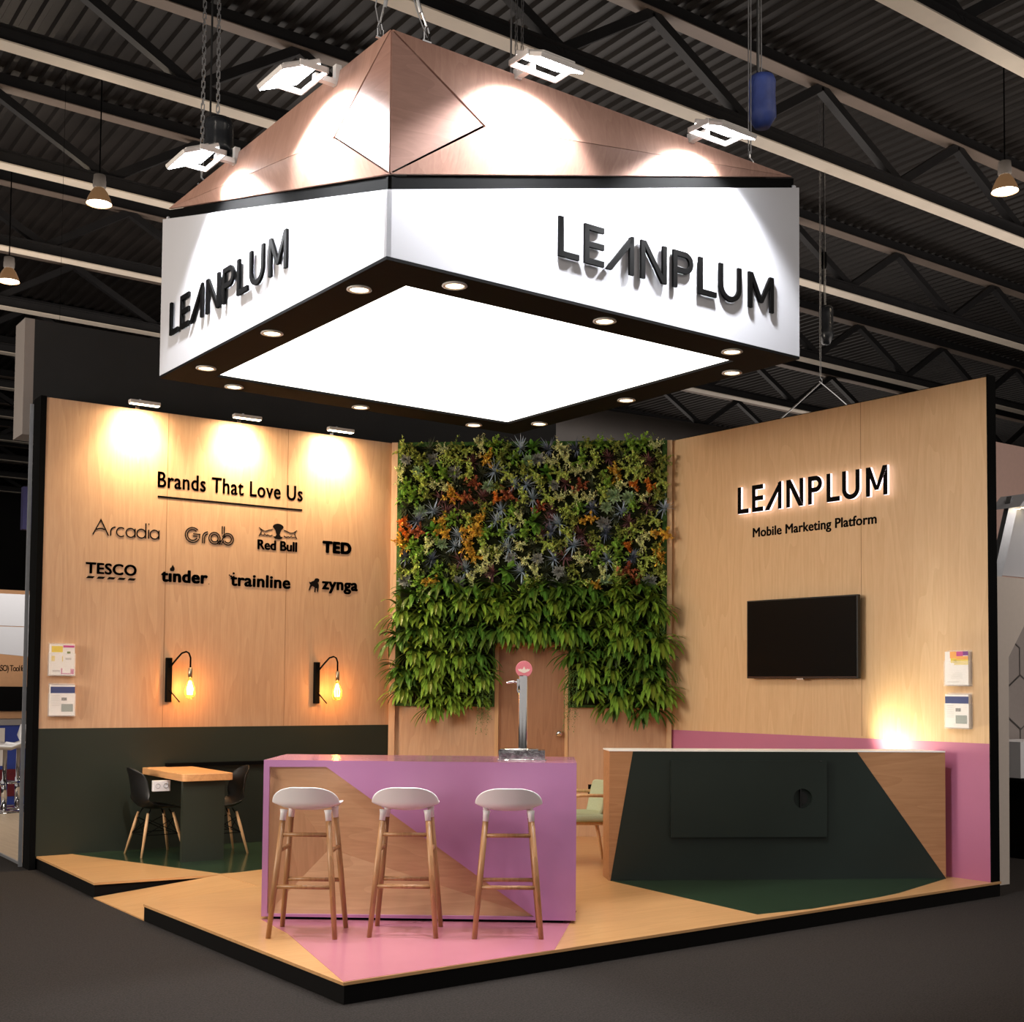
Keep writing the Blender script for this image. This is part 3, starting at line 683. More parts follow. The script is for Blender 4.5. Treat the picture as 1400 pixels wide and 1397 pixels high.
def brochure(frame, x, z, kind, hl, bl):
    loc, rz = FR[frame]; M = Matrix.Translation(loc) @ Matrix.Rotation(rz, 4, 'Z')
    wid, hei = .225, .29
    p = M @ Vector((x, 0, z))
    h = thing('brochure_holder', hl, 'brochure holder', p, rz, 'clear brochure holders on the walls')
    m = MB(); m.box(0, wid+.012, -.006, -.001, -.01, hei+.012); m.box(0, wid+.012, -.055, -.006, -.01, -.004); m.build('tray', ACR, h)
    m = MB(); m.box(0, wid+.012, -.058, -.055, -.01, hei*.72); m.box(-.003, .0, -.055, -.001, -.01, hei*.7); m.box(wid+.012, wid+.015, -.055, -.001, -.01, hei*.7); m.build('front_pocket', ACR, h)
    b = thing('brochure', bl, 'brochure', M @ Vector((x+.006, 0, z)), rz, 'brochures in the wall holders')
    yf = -.05
    m = MB(); m.box(0, wid, yf, -.012, 0, hei); m.build('paper', PAPER, b)
    def pr(name, col, x0, x1, z0, z1): q = MB(); q.box(x0*wid, x1*wid, yf-.001, yf-.0001, z0*hei, z1*hei); q.build(name, INK[col], b)
    if kind == 'squares':
        pr('yellow_block', 'yellow', .05, .5, .74, .94); pr('yellow_block', 'yellow', .05, .18, .45, .62); pr('magenta_bar', 'magenta', .52, .98, .9, .97); pr('magenta_bar', 'magenta', .45, .98, .03, .06)
        pr('magenta_block', 'magenta', .84, .98, .06, .2); pr('magenta_bar', 'magenta', .45, .5, .06, .22); pr('yellow_bar', 'yellow', .48, .52, .44, .62); pr('green_spot', 'green', .68, .82, .7, .77)
        pr('grey_lines', 'grey', .62, .86, .5, .56); pr('grey_lines', 'grey', .1, .4, .1, .16)
    elif kind == 'form':
        pr('white_flap', 'grey', .05, 1.0, .985, 1.0); pr('navy_header', 'navy', 0, 1, .72, .93); pr('photo', 'dark', .45, .67, .48, .58); pr('slate_block', 'slate', .45, .93, .12, .37)
        for i in range(7): pr('text_line', 'grey', .06, .38, .64-.055*i, .655-.055*i)
    else:
        pr('orange_wash', 'orange', .22, .5, .8, 1.0); pr('magenta_wash', 'magenta', .5, .78, .86, 1.0); pr('violet_corner', 'violet', .78, 1, .88, 1.0); pr('yellow_wash', 'yellow', .4, 1.0, .6, .76); pr('orange_wash', 'orange', .5, 1.0, .76, .86)
        pr('yellow_wash', 'yellow', .25, .5, .66, .8)
        for i in range(4): pr('text_line', 'grey', .25+.05*i, .75, .2+.05*i, .21+.05*i)
        pr('text_line', 'grey', .1, .6, .08, .1)
brochure('L', 3.873, 1.695, 'squares', 'upper clear holder on the veneer wall above the green band', 'white brochure with yellow and magenta squares, upper one on the veneer wall')
brochure('L', 3.883, 1.315, 'form', 'lower clear holder on the veneer wall, just above the green band', 'white form with navy header, low on the wall beside the green band')
brochure('R', 3.355, 1.67, 'wash', 'upper clear holder at the outer end of the logo wall', 'white brochure with yellow and violet colour wash')
brochure('R', 3.355, 1.30, 'form', 'lower clear holder just above the pink band', 'white form with navy header, just above the pink band')

# ---- wall lamps
GLASS = bpy.data.materials.new('amber_bulb_glass'); GLASS.use_nodes = True
_nt = GLASS.node_tree; _b = _nt.nodes['Principled BSDF']; _b.inputs['Base Color'].default_value = (1, .75, .4, 1); _b.inputs['Roughness'].default_value = .03
_t = _nt.nodes.new('ShaderNodeBsdfTransparent'); _t.inputs[0].default_value = (1, .86, .62, 1); _x = _nt.nodes.new('ShaderNodeMixShader'); _x.inputs[0].default_value = .10
_nt.links.new(_t.outputs[0], _x.inputs[1]); _nt.links.new(_b.outputs[0], _x.inputs[2]); _nt.links.new(_x.outputs[0], _nt.nodes['Material Output'].inputs[0])
BRASS = mat('aged_brass', (.42, .33, .22, 1), .3, 1.0, noise=.1)
def sconce(loc, label):
    t = thing('wall_lamp', label, 'wall lamp', loc, 0, 'filament wall lamps on the veneer wall')
    m = MB(); m.box(-.028, .028, -.05, 0, 0, .44); bevel(m.build('back_bar', BLACK, t), .004)
    m = MB(); pts = [(.0, -.05, .34), (.05, -.11, .43), (.085, -.15, .485), (.115, -.19, .5), (.14, -.2, .485), (.155, -.205, .44), (.155, -.205, .33)]
    m.tube(pts, .009, 8); m.build('bent_arm', BLACK, t, smooth=True)
    m = MB(); m.tube([(.0, -.05, .12), (.1, -.075, .0)], .006, 6); m.build('cord_stay', BLACK, t)
    m = MB(); m.lathe([(.012, .345), (.021, .335), (.021, .25), (.018, .245)], 16, (.155, -.205, 0)); m.build('lamp_socket', BRASS, t, smooth=True)
    m = MB(); m.lathe([(.016, .25), (.02, .225), (.04, .17), (.056, .12), (.058, .09), (.048, .055), (.025, .035), (.0, .03)], 20, (.155, -.205, 0)); b = m.build('bulb', GLASS, t, smooth=True)
    m = MB()
    for k in range(6):
        a = k*PI/3; m.tube([(.155+.008*math.cos(a), -.205+.008*math.sin(a), .21), (.155+.03*math.cos(a), -.205+.03*math.sin(a), .13), (.155+.022*math.cos(a), -.205+.022*math.sin(a), .075)], .0045, 5)
    m.build('filament', FILA, b)
    lamp('POINT', 'wall_lamp_light', (loc[0]+.155, loc[1]-.205, loc[2]+.13), 11, (1, .40, .11), shadow_soft_size=.035)
sconce((5.03, 0, 1.44), 'black wall lamp with glowing filament bulb, above the small table')
sconce((6.645, 0, 1.425), 'black wall lamp with glowing filament bulb, beside the plant wall')

def wall_spot(x, label):
    t = thing('wall_spotlight', label, 'spotlight', (x, 0, WLZ), 0, 'arm spotlights over the veneer wall')
    m = MB(); m.box(.0, .04, -.02, .03, 0, .02); m.obox((.02, 0, .02), (-.02, -.22, .045), .02, .012); m.build('arm', CHROME, t)
    m = MB(); m.box(-.13, .17, -.27, -.20, .0, .035); bevel(m.build('housing', LAMPW, t), .006)
    m = MB(); m.box(-.12, .16, -.263, -.207, -.005, -.0005); m.build('glass', SPOTG, t)
    lamp('AREA', 'wall_spot_beam', (x+.02, -.2, WLZ-.02), 16, (1, .76, .46), target=(x+.02, -.1, WLZ-.6), shape='RECTANGLE', size=.26, size_y=.06)
    lamp('SPOT', 'wall_spot_core', (x+.02, -.2, WLZ-.02), 190, (1, .75, .44), target=(x+.02, .05, WLZ-.75), spot_size=math.radians(120), spot_blend=1.0, shadow_soft_size=.08)
wall_spot(4.64, 'small glowing arm spotlight over the veneer wall, nearest its outer black edge')
wall_spot(5.70, 'small glowing arm spotlight above the wall heading')
wall_spot(6.76, 'small glowing arm spotlight over the veneer wall, nearest the plant wall')

# ------------------------------------------------------------------ pink bar counter
BAR0 = (4.30, -4.055, 0); BARR = math.atan2(-1.285, 1.749); BL = 2.17; BH = 1.097; BD = .75
bar = thing('bar_counter', 'mauve bar counter with faceted wooden inlay front', 'counter', BAR0, BARR)
P0, P1, P2, P3, Q = (.04, 1.05), (.436, 1.055), (1.884, .045), (.04, .04), (.45, .478)
m = MB()
def fq(*p): m.poly([(a, 0, b) for a, b in p])
z0 = .022
fq((0, z0), (BL, z0), P2, P3); fq((BL, z0), (BL, BH), P1, P2); fq((BL, BH), (0, BH), P0, P1); fq((0, BH), (0, z0), P3, P0)
# sides, back, top
m.poly([(0, 0, z0), (0, 0, BH), (0, BD, BH), (0, BD, z0)]); m.poly([(BL, 0, BH), (BL, 0, z0), (BL, BD, z0), (BL, BD, BH)])
m.poly([(0, BD, z0), (0, BD, BH), (BL, BD, BH), (BL, BD, z0)]); m.poly([(0, 0, BH), (BL, 0, BH), (BL, BD, BH), (0, BD, BH)]); m.poly([(0, 0, z0), (0, BD, z0), (BL, BD, z0), (BL, 0, z0)])
# inner edge of the recess
for a, b in ((P0, P1), (P1, P2), (P2, P3), (P3, P0)): m.poly([(a[0], 0, a[1]), (b[0], 0, b[1]), (b[0], .03, b[1]), (a[0], .03, a[1])])
m.build('body', PURPLE, bar)
m = MB(); m.box(0.001, BL-.001, .001, BD-.001, BH+.0004, BH+.002); m.build('worktop', mat('mauve_gloss_top', srgb(176, 118, 150), .12, noise=.02), bar)
for (a, b), mt in (((P0, P3), WOODB2), ((P3, P2), WOODB), ((P2, P1), WOODB), ((P1, P0), WOODB)):
    m = MB(); m.poly([(a[0], .022, a[1]), (b[0], .022, b[1]), (Q[0], .10, Q[1])]); m.build('inlay_facet', mt, bar)
m = MB(); m.box(.05, 2.085, .03, BD-.03, .0, z0); m.build('plinth', BLACK, bar)

tap = thing('beer_tap', 'chrome tap column with round pink badge on the mauve bar', 'tap', (5.94, -4.83, BH), BARR)
m = MB(); m.box(-.16, .17, -.08, .1, 0, .072); m.build('drip_tray', mat('scuffed_steel', (.55, .55, .57, 1), .18, 1.0, noise=.5, nscale=25, bump=.2), tap)
m = MB(); m.box(-.17, .18, -.09, .11, .0, .008); m.box(-.15, .12, -.06, .08, .072, .08); m.build('tray_rim', CHROME, tap)
m = MB(); m.lathe([(.032, .072), (.032, .6), (.03, .605)], 24, (.01, 0, 0)); m.build('column', CHROME, tap, smooth=False)
for p in tap.children[-1].data.polygons: p.use_smooth = len(p.vertices) == 4
m = MB(); m.lathe([(.058, -.012), (.06, -.008), (.06, .008), (.058, .012)], 32, (.015, -.0, .65), 'Y'); bd = m.build('badge', mat('pink_badge', srgb(238, 140, 156), .4, noise=.02), tap)
m = MB(); m.prism([(-.03, .654), (-.02, .650), (-.008, .654), (.0, .648), (.008, .654), (.0155, .672), (.023, .654), (.03, .648), (.038, .654), (.05, .65), (.06, .654), (.052, .638), (.035, .630), (.022, .624), (.008, .624), (-.005, .630), (-.022, .638)], -.0135, -.0118); m.build('emblem', mat('badge_white', srgb(250, 236, 226), .5, noise=.02), bd)
m = MB(); m.tube([(-.02, 0, .555), (-.06, -.01, .56), (-.11, -.015, .552)], [.008, .008, .01], 8); m.build('handle', CHROME, tap, smooth=True)
m = MB(); m.box(-.035, -.01, -.015, .015, .53, .58); m.tube([(-.025, -.01, .54), (-.03, -.012, .5), (-.022, -.014, .48)], .007, 6); m.build('spout', CHROME, tap)

# ------------------------------------------------------------------ bar stools
def make_stool():
    t = thing('bar_stool', '', 'bar stool', (0, 0, 0), 0, 'bar stools along the mauve counter')
    # shell: grid across (u) and along (v) from the front edge to the top of the low back
    prof = [(.20, .815, .165, .00), (.19, .83, .19, .01), (.13, .822, .205, .028), (.02, .808, .215, .04), (-.08, .806, .218, .045), (-.15, .815, .222, .045)]+[(-.185-.03*t, .843+.122*t, .224*max(.05, 1-t**2.7)**(1/2.7), 0.0) for t in (.05, .25, .45, .62, .76, .87, .94, .985)]
    m = MB(); nu = 14; rows = []
    for (y, z, hw, lift) in prof:
        row = []
        for i in range(nu+1):
            u = -1+2*i/nu; a = abs(u)
            zz = z+lift*a**2.4*(1 if lift > 0 else 1.0); yy = y
            if z > .842 and y < -.15: yy = y+.055*(u*hw/.22)**2; zz = z+.012*(1-min(1, (z-.843)/.06))*a**2          # the back curls round the sitter
            elif y < -.05: yy = y+.02*a**2
            elif y > .15: yy = y-.04*a**2.2
            row.append(len(m.v)); m.v.append((u*hw, yy, zz))
        rows.append(row)
    for a, b in zip(rows, rows[1:]):
        for i in range(nu): m.face((a[i], b[i], b[i+1], a[i+1]))
    o = m.build('seat', WHITEP, t, smooth=True)
    sd = o.modifiers.new('solidify', 'SOLIDIFY'); sd.thickness = .014; sd.offset = 1
    o.modifiers.new('subsurf', 'SUBSURF').levels = 1; o.modifiers['subsurf'].render_levels = 2
    topw, botw, topf, botf = .145, .215, .12, .195
    def legpt(sx, sy, z):
        f = 1-z/.80; return (sx*(topw+(botw-topw)*f), sy*(topf+(botf-topf)*f), z)
    for sx in (-1, 1):
        for sy in (-1, 1):
            m = MB(); m.tube([legpt(sx, sy, .75), legpt(sx, sy, .4), legpt(sx, sy, 0)], [.0185, .0198, .016], 14); lg = m.build('leg', OAK, t, smooth=True)
            m = MB(); m.tube([legpt(sx, sy, .815), legpt(sx, sy, .79), legpt(sx, sy, .745)], [.026, .021, .0195], 14); m.build('leg_socket', WHITEP, lg, smooth=True)
    def bar_(name, p, q): m = MB(); m.tube([p, q], .0138, 10); m.build(name, OAK, t, smooth=True)
    bar_('stretcher', legpt(-1, -1, .655), legpt(1, -1, .655))
    bar_('stretcher', legpt(-1, -1, .325), legpt(1, -1, .325))
    bar_('stretcher', legpt(-1, 1, .325), legpt(1, 1, .325))
    for sx in (-1, 1): bar_('stretcher', legpt(sx, -1, .55), legpt(sx, 1, .55))
    return t
st = make_stool()
for i, (x, y, a, lab) in enumerate([(4.365, -4.66, -37.5, 'white shell bar stool with oak legs, before the wooden inlay end of the bar'),
                                    (4.92, -4.975, -36, 'white shell bar stool with oak legs, middle one of three at the bar'),
                                    (5.463, -5.365, -33.5, 'white shell bar stool with oak legs, below the beer tap')]):
    o = st if i == 0 else copy_tree(st)
    o.location = (x, y, 0); o.rotation_euler = (0, 0, math.radians(a)); o['label'] = lab

# ------------------------------------------------------------------ counter at the right
RC0 = (7.46, -3.965, 0); RCR = math.atan2(-1.437, 2.583); RL = 2.956; RH = 1.085
rc = thing('reception_counter', 'long wooden counter with a dark green painted front and white top', 'counter', RC0, RCR)
m = MB(); m.slab([(0, 0), (RL-.012, 0), (RL-.16, .30), (0, .30)], 0, RH); m.build('body', WOODH, rc)
m = MB(); m.slab([(-.004, -.004), (RL-.012, -.004), (RL-.16, .30), (-.004, .30)], RH, RH+.012); m.build('worktop', WHITET, rc)
m = MB(); m.prism([(.012, .0), (.2, RH), (2.155, RH), (2.945, .0)], -.004, -.0005); m.build('green_front', GREEND, rc)
m = MB(); N = 28; cx, cz, rr = 1.665, .69, .083
ring = circ(cx, cz, rr, N)
outer = []
x0, x1, zz0, zz1 = .52, 1.876, .365, 1.01
for (px, pz) in ring:
    dx, dz = px-cx, pz-cz; k = min((x1-cx)/dx if dx > 1e-6 else 1e9, (x0-cx)/dx if dx < -1e-6 else 1e9, (zz1-cz)/dz if dz > 1e-6 else 1e9, (zz0-cz)/dz if dz < -1e-6 else 1e9)
    outer.append((cx+dx*k, cz+dz*k))
cor = [(x1, zz1), (x0, zz1), (x0, zz0), (x1, zz0)]
for i in range(N):
    j = (i+1) % N; poly = [ring[i], outer[i]]
    for c in cor:
        ai = math.atan2(outer[i][1]-cz, outer[i][0]-cx) % (2*PI); aj = math.atan2(outer[j][1]-cz, outer[j][0]-cx) % (2*PI); ac = math.atan2(c[1]-cz, c[0]-cx) % (2*PI)
        if aj < ai: aj += 2*PI
        if ai < ac < aj or ai < ac+2*PI < aj: poly.append(c)
    poly += [outer[j], ring[j]]
    m.poly([(a, -.035, b) for a, b in poly])
    m.poly([(ring[j][0], -.035, ring[j][1]), (ring[i][0], -.035, ring[i][1]), (ring[i][0], -.006, ring[i][1]), (ring[j][0], -.006, ring[j][1])][::-1])
for a, b in zip(cor, cor[1:]+cor[:1]): m.poly([(a[0], -.035, a[1]), (a[0], -.0045, a[1]), (b[0], -.0045, b[1]), (b[0], -.035, b[1])])
dp = m.build('door', GREEND, rc)
m = MB(); m.box(cx-.022, cx-.014, -.034, -.006, cz-.078, cz+.078); m.prism(arc(cx+.012, cz, .036, .05, -80, 80, 10)+[(cx-.004, cz-.05), (cx-.004, cz+.05)][::-1], -.012, -.006); m.build('handle', BLACKP, dp)
m = MB(); m.box(x1-.06, x1-.045, -.04, -.03, zz1-.004, zz1+.002); m.build('hinge_pin', CHROME, dp)
# uplight standing on the floor between the counter and the wall
ul = thing('uplight', 'small floor uplight between the wooden counter and the pink wall band', 'lamp', (9.84, -4.62, 0))
m = MB(); m.lathe([(.07, 0), (.07, .02), (.015, .03), (.015, .98), (.05, 1.0), (.055, 1.06), (.045, 1.06), (.04, 1.02)], 16); m.build('stand', BLACK, ul, smooth=True)
lamp('SPOT', 'uplight_beam', (9.80, -4.66, 1.09), 34, (1, .90, .60), target=(10.14, -4.97, 1.30), spot_size=math.radians(140), spot_blend=1.0, shadow_soft_size=.05)

# ------------------------------------------------------------------ small table, chairs
tb = thing('side_table', 'small beech topped table on a dark green leg panel against the green wall', 'table', (4.79, -1.145, 0), 0)
m = MB(); w, l, r = .49, 1.13, .05
pl = arc(w-r, r, r, r, -90, 0, 6)+[(w, l), (0, l)]+arc(r, r, r, r, 180, 270, 6)
m.slab(pl, .735, .80); bevel(m.build('tabletop', TABLEW, tb), .004)
m = MB(); m.box(.02, .42, .05, .10, 0, .735); m.build('leg_panel', GREENW, tb)
so = thing('socket_box', 'white double socket box under the table edge', 'socket', (4.70, -.66, .60))
m = MB(); m.box(0, .165, 0, .04, 0, .10); bevel(m.build('box', WHITEP, so), .004)
so.location = (4.66, -.72, .62)
for k in (.045, .12):
    m = MB(); m.lathe([(.022, 0), (.024, -.004), (.02, -.004), (.018, 0)], 16, (k, 0, .05), 'Y', cap=False); m.build('outlet', mat('outlet_grey', srgb(170, 168, 172), .5, noise=.02) if 'outlet_grey' not in bpy.data.materials else bpy.data.materials['outlet_grey'], so)

def make_chair():
    t = thing('dining_chair', '', 'chair', (0, 0, 0), 0, 'black shell chairs at the small table')
    # facing +x in its own frame
    prof = [(.235, .425, .19, -.02), (.2, .455, .215, .0), (.1, .45, .225, .02), (-.02, .435, .228, .04), (-.12, .44, .228, .06), (-.18, .475, .225, .07), (-.215, .56, .22, .05), (-.235, .67, .205, .03), (-.255, .76, .185, .0), (-.275, .815, .15, -.015), (-.285, .835, .09, -.02)]
    m = MB(); nu = 12; rows = []
    for (x, z, hw, lift) in prof:
        row = []
        for i in range(nu+1):
            u = -1+2*i/nu; a = abs(u); zz = z; xx = x
            if z < .5: zz = z+max(0, lift)*a**2.2 - (0.02*a**2 if lift < 0 else 0)
            else: xx = x+.075*a**2*(1 if z < .8 else .6); zz = z-(.02*a**2 if lift < 0 else 0)
            row.append(len(m.v)); m.v.append((xx, u*hw, zz))
        rows.append(row)
    for a, b in zip(rows, rows[1:]):
        for i in range(nu): m.face((a[i], a[i+1], b[i+1], b[i]))
    o = m.build('seat_shell', BLACKP, t, smooth=True)
    sd = o.modifiers.new('solidify', 'SOLIDIFY'); sd.thickness = .01; sd.offset = 0
    ss = o.modifiers.new('subsurf', 'SUBSURF'); ss.levels = 1; ss.render_levels = 1
    tops = {}; bots = {}
    for sx in (-1, 1):
        for sy in (-1, 1):
            a = Vector((sx*.125, sy*.115, .40)); b = Vector((sx*.215+ .0, sy*.20, 0)); tops[sx, sy] = a; bots[sx, sy] = b
            m = MB(); m.tube([a, a.lerp(b, .3), b], [.012, .0155, .0105], 12); m.build('leg', PALELEG, t, smooth=True)
    m = MB()
    for sx in (-1, 1):
        for sy in (-1, 1): m.tube([(sx*.09, sy*.09, .435), tops[sx, sy]+Vector((0, 0, -.03))], .006, 6)
    for (p, q) in (((-1, -1), (1, -1)), ((-1, 1), (1, 1)), ((-1, -1), (-1, 1)), ((1, -1), (1, 1))):
        m.tube([tops[p].lerp(bots[p], .12), tops[q].lerp(bots[q], .5)], .004, 6); m.tube([tops[q].lerp(bots[q], .12), tops[p].lerp(bots[p], .5)], .004, 6); m.tube([tops[q].lerp(bots[q], .5), tops[p].lerp(bots[p], .5)], .004, 6)
    m.build('wire_brace', BLACK, t)
    return t
ch = make_chair(); ch.location = (4.80, -.40, 0); ch.rotation_euler = (0, 0, math.radians(4)); ch['label'] = 'black shell chair with wooden legs, on the outer wall side of the small table'
c2 = copy_tree(ch); c2.location = (5.36, -.60, 0); c2.rotation_euler = (0, 0, math.radians(178)); c2['label'] = 'black shell chair with wooden legs, between the small table and the mauve bar'

# upholstered armchair behind the counters
ac = thing('armchair', 'sage green upholstered armchair with pale wooden legs, between the two counters', 'armchair', (7.89, -3.01, 0), math.radians(157))
m = MB(); m.box(-.26, .27, -.25, .25, .40, .475); bevel(m.build('seat', SAGE, ac), .03, 3)
prof = [(-.2, .42, .2), (-.235, .5, .235), (-.265, .62, .265), (-.29, .72, .275), (-.3, .755, .25)]
m = MB(); nu = 12; rows = []
for (x, z, hw) in prof:
    row = []
    for i in range(nu+1):
        u = -1+2*i/nu; row.append(len(m.v)); m.v.append((x+.1*abs(u)**2.2, u*hw, z))
    rows.append(row)
for a, b in zip(rows, rows[1:]):
    for i in range(nu): m.face((a[i], a[i+1], b[i+1], b[i]))
o = m.build('backrest', SAGE, ac, smooth=True); sd = o.modifiers.new('solidify', 'SOLIDIFY'); sd.thickness = .045; sd.offset = 0
ss = o.modifiers.new('subsurf', 'SUBSURF'); ss.levels = 1; ss.render_levels = 2
for sx, sy in ((-1, -1), (-1, 1), (1, -1), (1, 1)):
    m = MB(); m.tube([(sx*.2, sy*.2, .42), (sx*.29, sy*.24, 0)], [.02, .012], 12); m.build('leg', PALELEG, ac, smooth=True)
for sy in (-1, 1):
    m = MB(); m.tube([(-.2, sy*.26, .64), (.05, sy*.29, .65), (.24, sy*.28, .63)], .016, 10); m.tube([(.22, sy*.28, .63), (.22, sy*.22, .42)], .014, 10); m.build('armrest', PALELEG, ac, smooth=True)
m = MB(); m.box(-.22, .22, -.2, .2, .37, .40); m.build('seat_frame', PALELEG, ac)
m = MB(); m.slab([(-.24, -.30), (-.16, -.31), (-.2, -.22)], .58, .70); tag(m.build('arm_pad', BLACK, ac))

# ------------------------------------------------------------------ plant wall
PW = thing('plant_wall_board', 'green moss covered board carrying the planted wall', 'plant wall', FR['D'][0], FR['D'][1])
m = MB(); gx0, gx1, gz0, gz1 = .072, 3.046, 1.40, 4.325
m.prism([(gx0, gz0), (D0-.045, gz0), (D0-.045, 2.115), (D1+.04, 2.115), (D1+.04, gz0), (gx1, gz0), (gx1, gz1), (gx0, gz1)], -.075, -.002)
m.build('moss_board', MOSS, PW)
m = MB(); m.prism([(gx0+.05, gz0+.03), (D0-.06, gz0+.03), (D0-.06, 2.14), (D1+.055, 2.14), (D1+.055, gz0+.03), (gx1-.05, gz0+.03), (gx1-.05, gz1-.05), (gx0+.05, gz1-.05)], -.082, -.0755); m.build('gap_shade_sheet', mat('gap_shade', srgb(30, 34, 18), .95, spec=.05, noise=.4, nscale=40), PW)  # dark sheet whose colour stands in for shade between the plants

def leaf(mb, base, d, ln, w, bend=0.0, n=4, shape=(.35, .9, 1.0, .7, .05), side=None, fold=.25, tint=None):
    """one leaf: a folded blade starting at base along d, drooping by bend"""
    mb.tint = tint if tint is not None else random.uniform(.7, 1.3)
    d = Vector(d).normalized()
    sd = side or d.cross(Vector((0, 0, 1)))
    if sd.length < .05: sd = Vector((1, 0, 0))
    sd = sd.normalized(); p = Vector(base); prev = None
    for i in range(n+1):
        nrm = sd.cross(d).normalized(); ww = w*shape[min(i*(len(shape)-1)//n, len(shape)-1)]/2
        a = len(mb.v); mb.v += [tuple(p-sd*ww+nrm*ww*fold), tuple(p), tuple(p+sd*ww+nrm*ww*fold)]
        if prev is not None:
            mb.face((prev, prev+1, a+1, a)); mb.face((prev+1, prev+2, a+2, a+1))
        prev = a; p = p+d*ln/n; d = (d+Vector((0, 0, -bend/n))).normalized()
OUT = Vector((0, -1, 0))
def dirv(t, a): return OUT*math.cos(t)+(Vector((1, 0, 0))*math.cos(a)+Vector((0, 0, 1))*math.sin(a))*math.sin(t)
def rosette(R):
    m = MB(); n = 40
    for i in range(n):
        f = i/n; t = .15+1.25*f; a = i*2.39996; d = dirv(t, a)
        leaf(m, d*.01+OUT*.03*(1-f), d, R*(.4+.55*f), R*(.2+.12*f), -.0, 3, (.5, 1.0, .95, .1), side=d.cross(OUT) if d.cross(OUT).length > .05 else None, fold=.35)
    return m
def spiky(R, n=42):
    m = MB()
    for i in range(n):
        d = dirv(random.uniform(.1, 1.45), random.uniform(0, 2*PI)); leaf(m, d*.01, d, R*random.uniform(.8, 1.35), R*.09, random.uniform(-.1, .3), 3, (.8, 1, .7, .05))
    return m
def sprig(R, n=16, lf=.15):
    m = MB()
    for s in range(n):
        d = dirv(random.uniform(.1, 1.3), random.uniform(0, 2*PI)); k = 8; L = R*random.uniform(.7, 1.25)
        for i in range(2, k+1):
            p = d*L*i/k
            for q in (0, 1):
                e = (d*.5+Vector((random.uniform(-1, 1), random.uniform(-1, .3), random.uniform(-1, 1))).normalized()).normalized()
                leaf(m, p, e, R*lf*1.5, R*lf, .1, 2, (.5, 1.0, .15), fold=.3)
    return m
def broad(R, n=17):
    m = MB()
    for i in range(n):
        d = dirv(random.uniform(.2, 1.35), random.uniform(0, 2*PI)); leaf(m, d*.02, d, R*random.uniform(.8, 1.2), R*.42, .5, 4, (.3, .85, 1.0, .75, .05), fold=.3)
    return m
def fern(R, n=26, droop=1.5, wd=.78):
    m = MB()
    for i in range(n):
        d = dirv(random.uniform(.15, 1.25), random.uniform(-.35, PI+.35)); ln = R*random.uniform(.7, 1.25)
        leaf(m, d*.015, d, ln, R*random.uniform(.15, .22)*wd, droop*random.uniform(.7, 1.25), 8, (.3, .8, .7, 1.0, .8, 1.0, .8, .55, .05), fold=.28, tint=random.uniform(.6, 1.35))
    return m
def strings(R, n=14):
    m = MB()
    for i in range(n):
        x = random.uniform(-.09, .09); L = R*random.uniform(.6, 1.1); p = Vector((x, -.02+random.uniform(-.04, .01), 0))
        k = int(L/.018)
        for j in range(k):
            p = p+Vector((random.uniform(-.003, .003), random.uniform(-.003, .002), -.018)); e = Vector((random.uniform(-1, 1), random.uniform(-1, 0), random.uniform(-.8, .2))).normalized()
            leaf(m, p, e, .022, .011, .1, 2, (.5, 1, .2))
    return m
SPEC = {  # kind: (makers, colour, words, name)
    'lime': (lambda: sprig(.10), srgb(196, 212, 112), 'yellow green sprigged sedum', 'sedum'),
    'cream': (lambda: sprig(.10, 18, .125), srgb(232, 236, 178), 'pale cream green sedum', 'sedum'),
    'green': (lambda: broad(.10), srgb(118, 166, 64), 'fresh green leafy plant', 'leafy_plant'),
    'grass': (lambda: sprig(.10, 16, .17), srgb(146, 184, 76), 'bright green small leaved plant', 'leafy_plant'),
    'olive': (lambda: sprig(.10, 16, .14), srgb(150, 162, 78), 'olive green bushy sedum', 'sedum'),
    'dark': (lambda: spiky(.09, 60), srgb(84, 92, 70), 'dark green tufted succulent', 'succulent'),
    'sage': (lambda: rosette(.10), srgb(150, 176, 132), 'sage green rosette succulent', 'succulent'),
    'grey': (lambda: rosette(.095), srgb(150, 152, 146), 'grey mauve rosette succulent', 'succulent'),
    'blue': (lambda: spiky(.10), srgb(182, 200, 218), 'dusty blue spiky succulent', 'succulent'),
    'slate': (lambda: spiky(.09, 50), srgb(122, 132, 154), 'slate blue tufted succulent', 'succulent'),
    'orange': (lambda: sprig(.08, 12, .3), srgb(236, 150, 66), 'orange rosette succulent', 'succulent'),
    'gold': (lambda: sprig(.095, 11, .22), srgb(226, 184, 76), 'golden yellow sedum', 'sedum'),
    'rust': (lambda: sprig(.095, 10, .17), srgb(180, 104, 72), 'rust red sedum', 'sedum'),
    'plum': (lambda: spiky(.085, 46), srgb(142, 98, 100), 'plum red tufted succulent', 'succulent'),
}
protos = {}
for k, (mk, col, words, nm) in SPEC.items():
    mt = leafmat('leaf_'+k, col)
    protos[k] = []
    for v in range(3):
        ob = mk().build(nm, mt, tint=True); protos[k].append(ob)
FM1 = leafmat('leaf_fern', srgb(114, 140, 46), .4); FM2 = leafmat('leaf_fern_deep', srgb(76, 106, 36), .4); SM = leafmat('leaf_strings', srgb(98, 128, 66), .5)
protos['fern'] = [fern(.31, 32, 1.2).build('fern', FM1, tint=True), fern(.30, 32, 1.7).build('fern', FM1, tint=True), fern(.29, 34, 1.4).build('fern', FM2, tint=True), fern(.28, 32, 2.0).build('fern', FM2, tint=True)]
protos['string'] = [strings(.62, 26).build('hanging_plant', SM, tint=True), strings(.5, 22).build('hanging_plant', SM, tint=True)]
used = set()
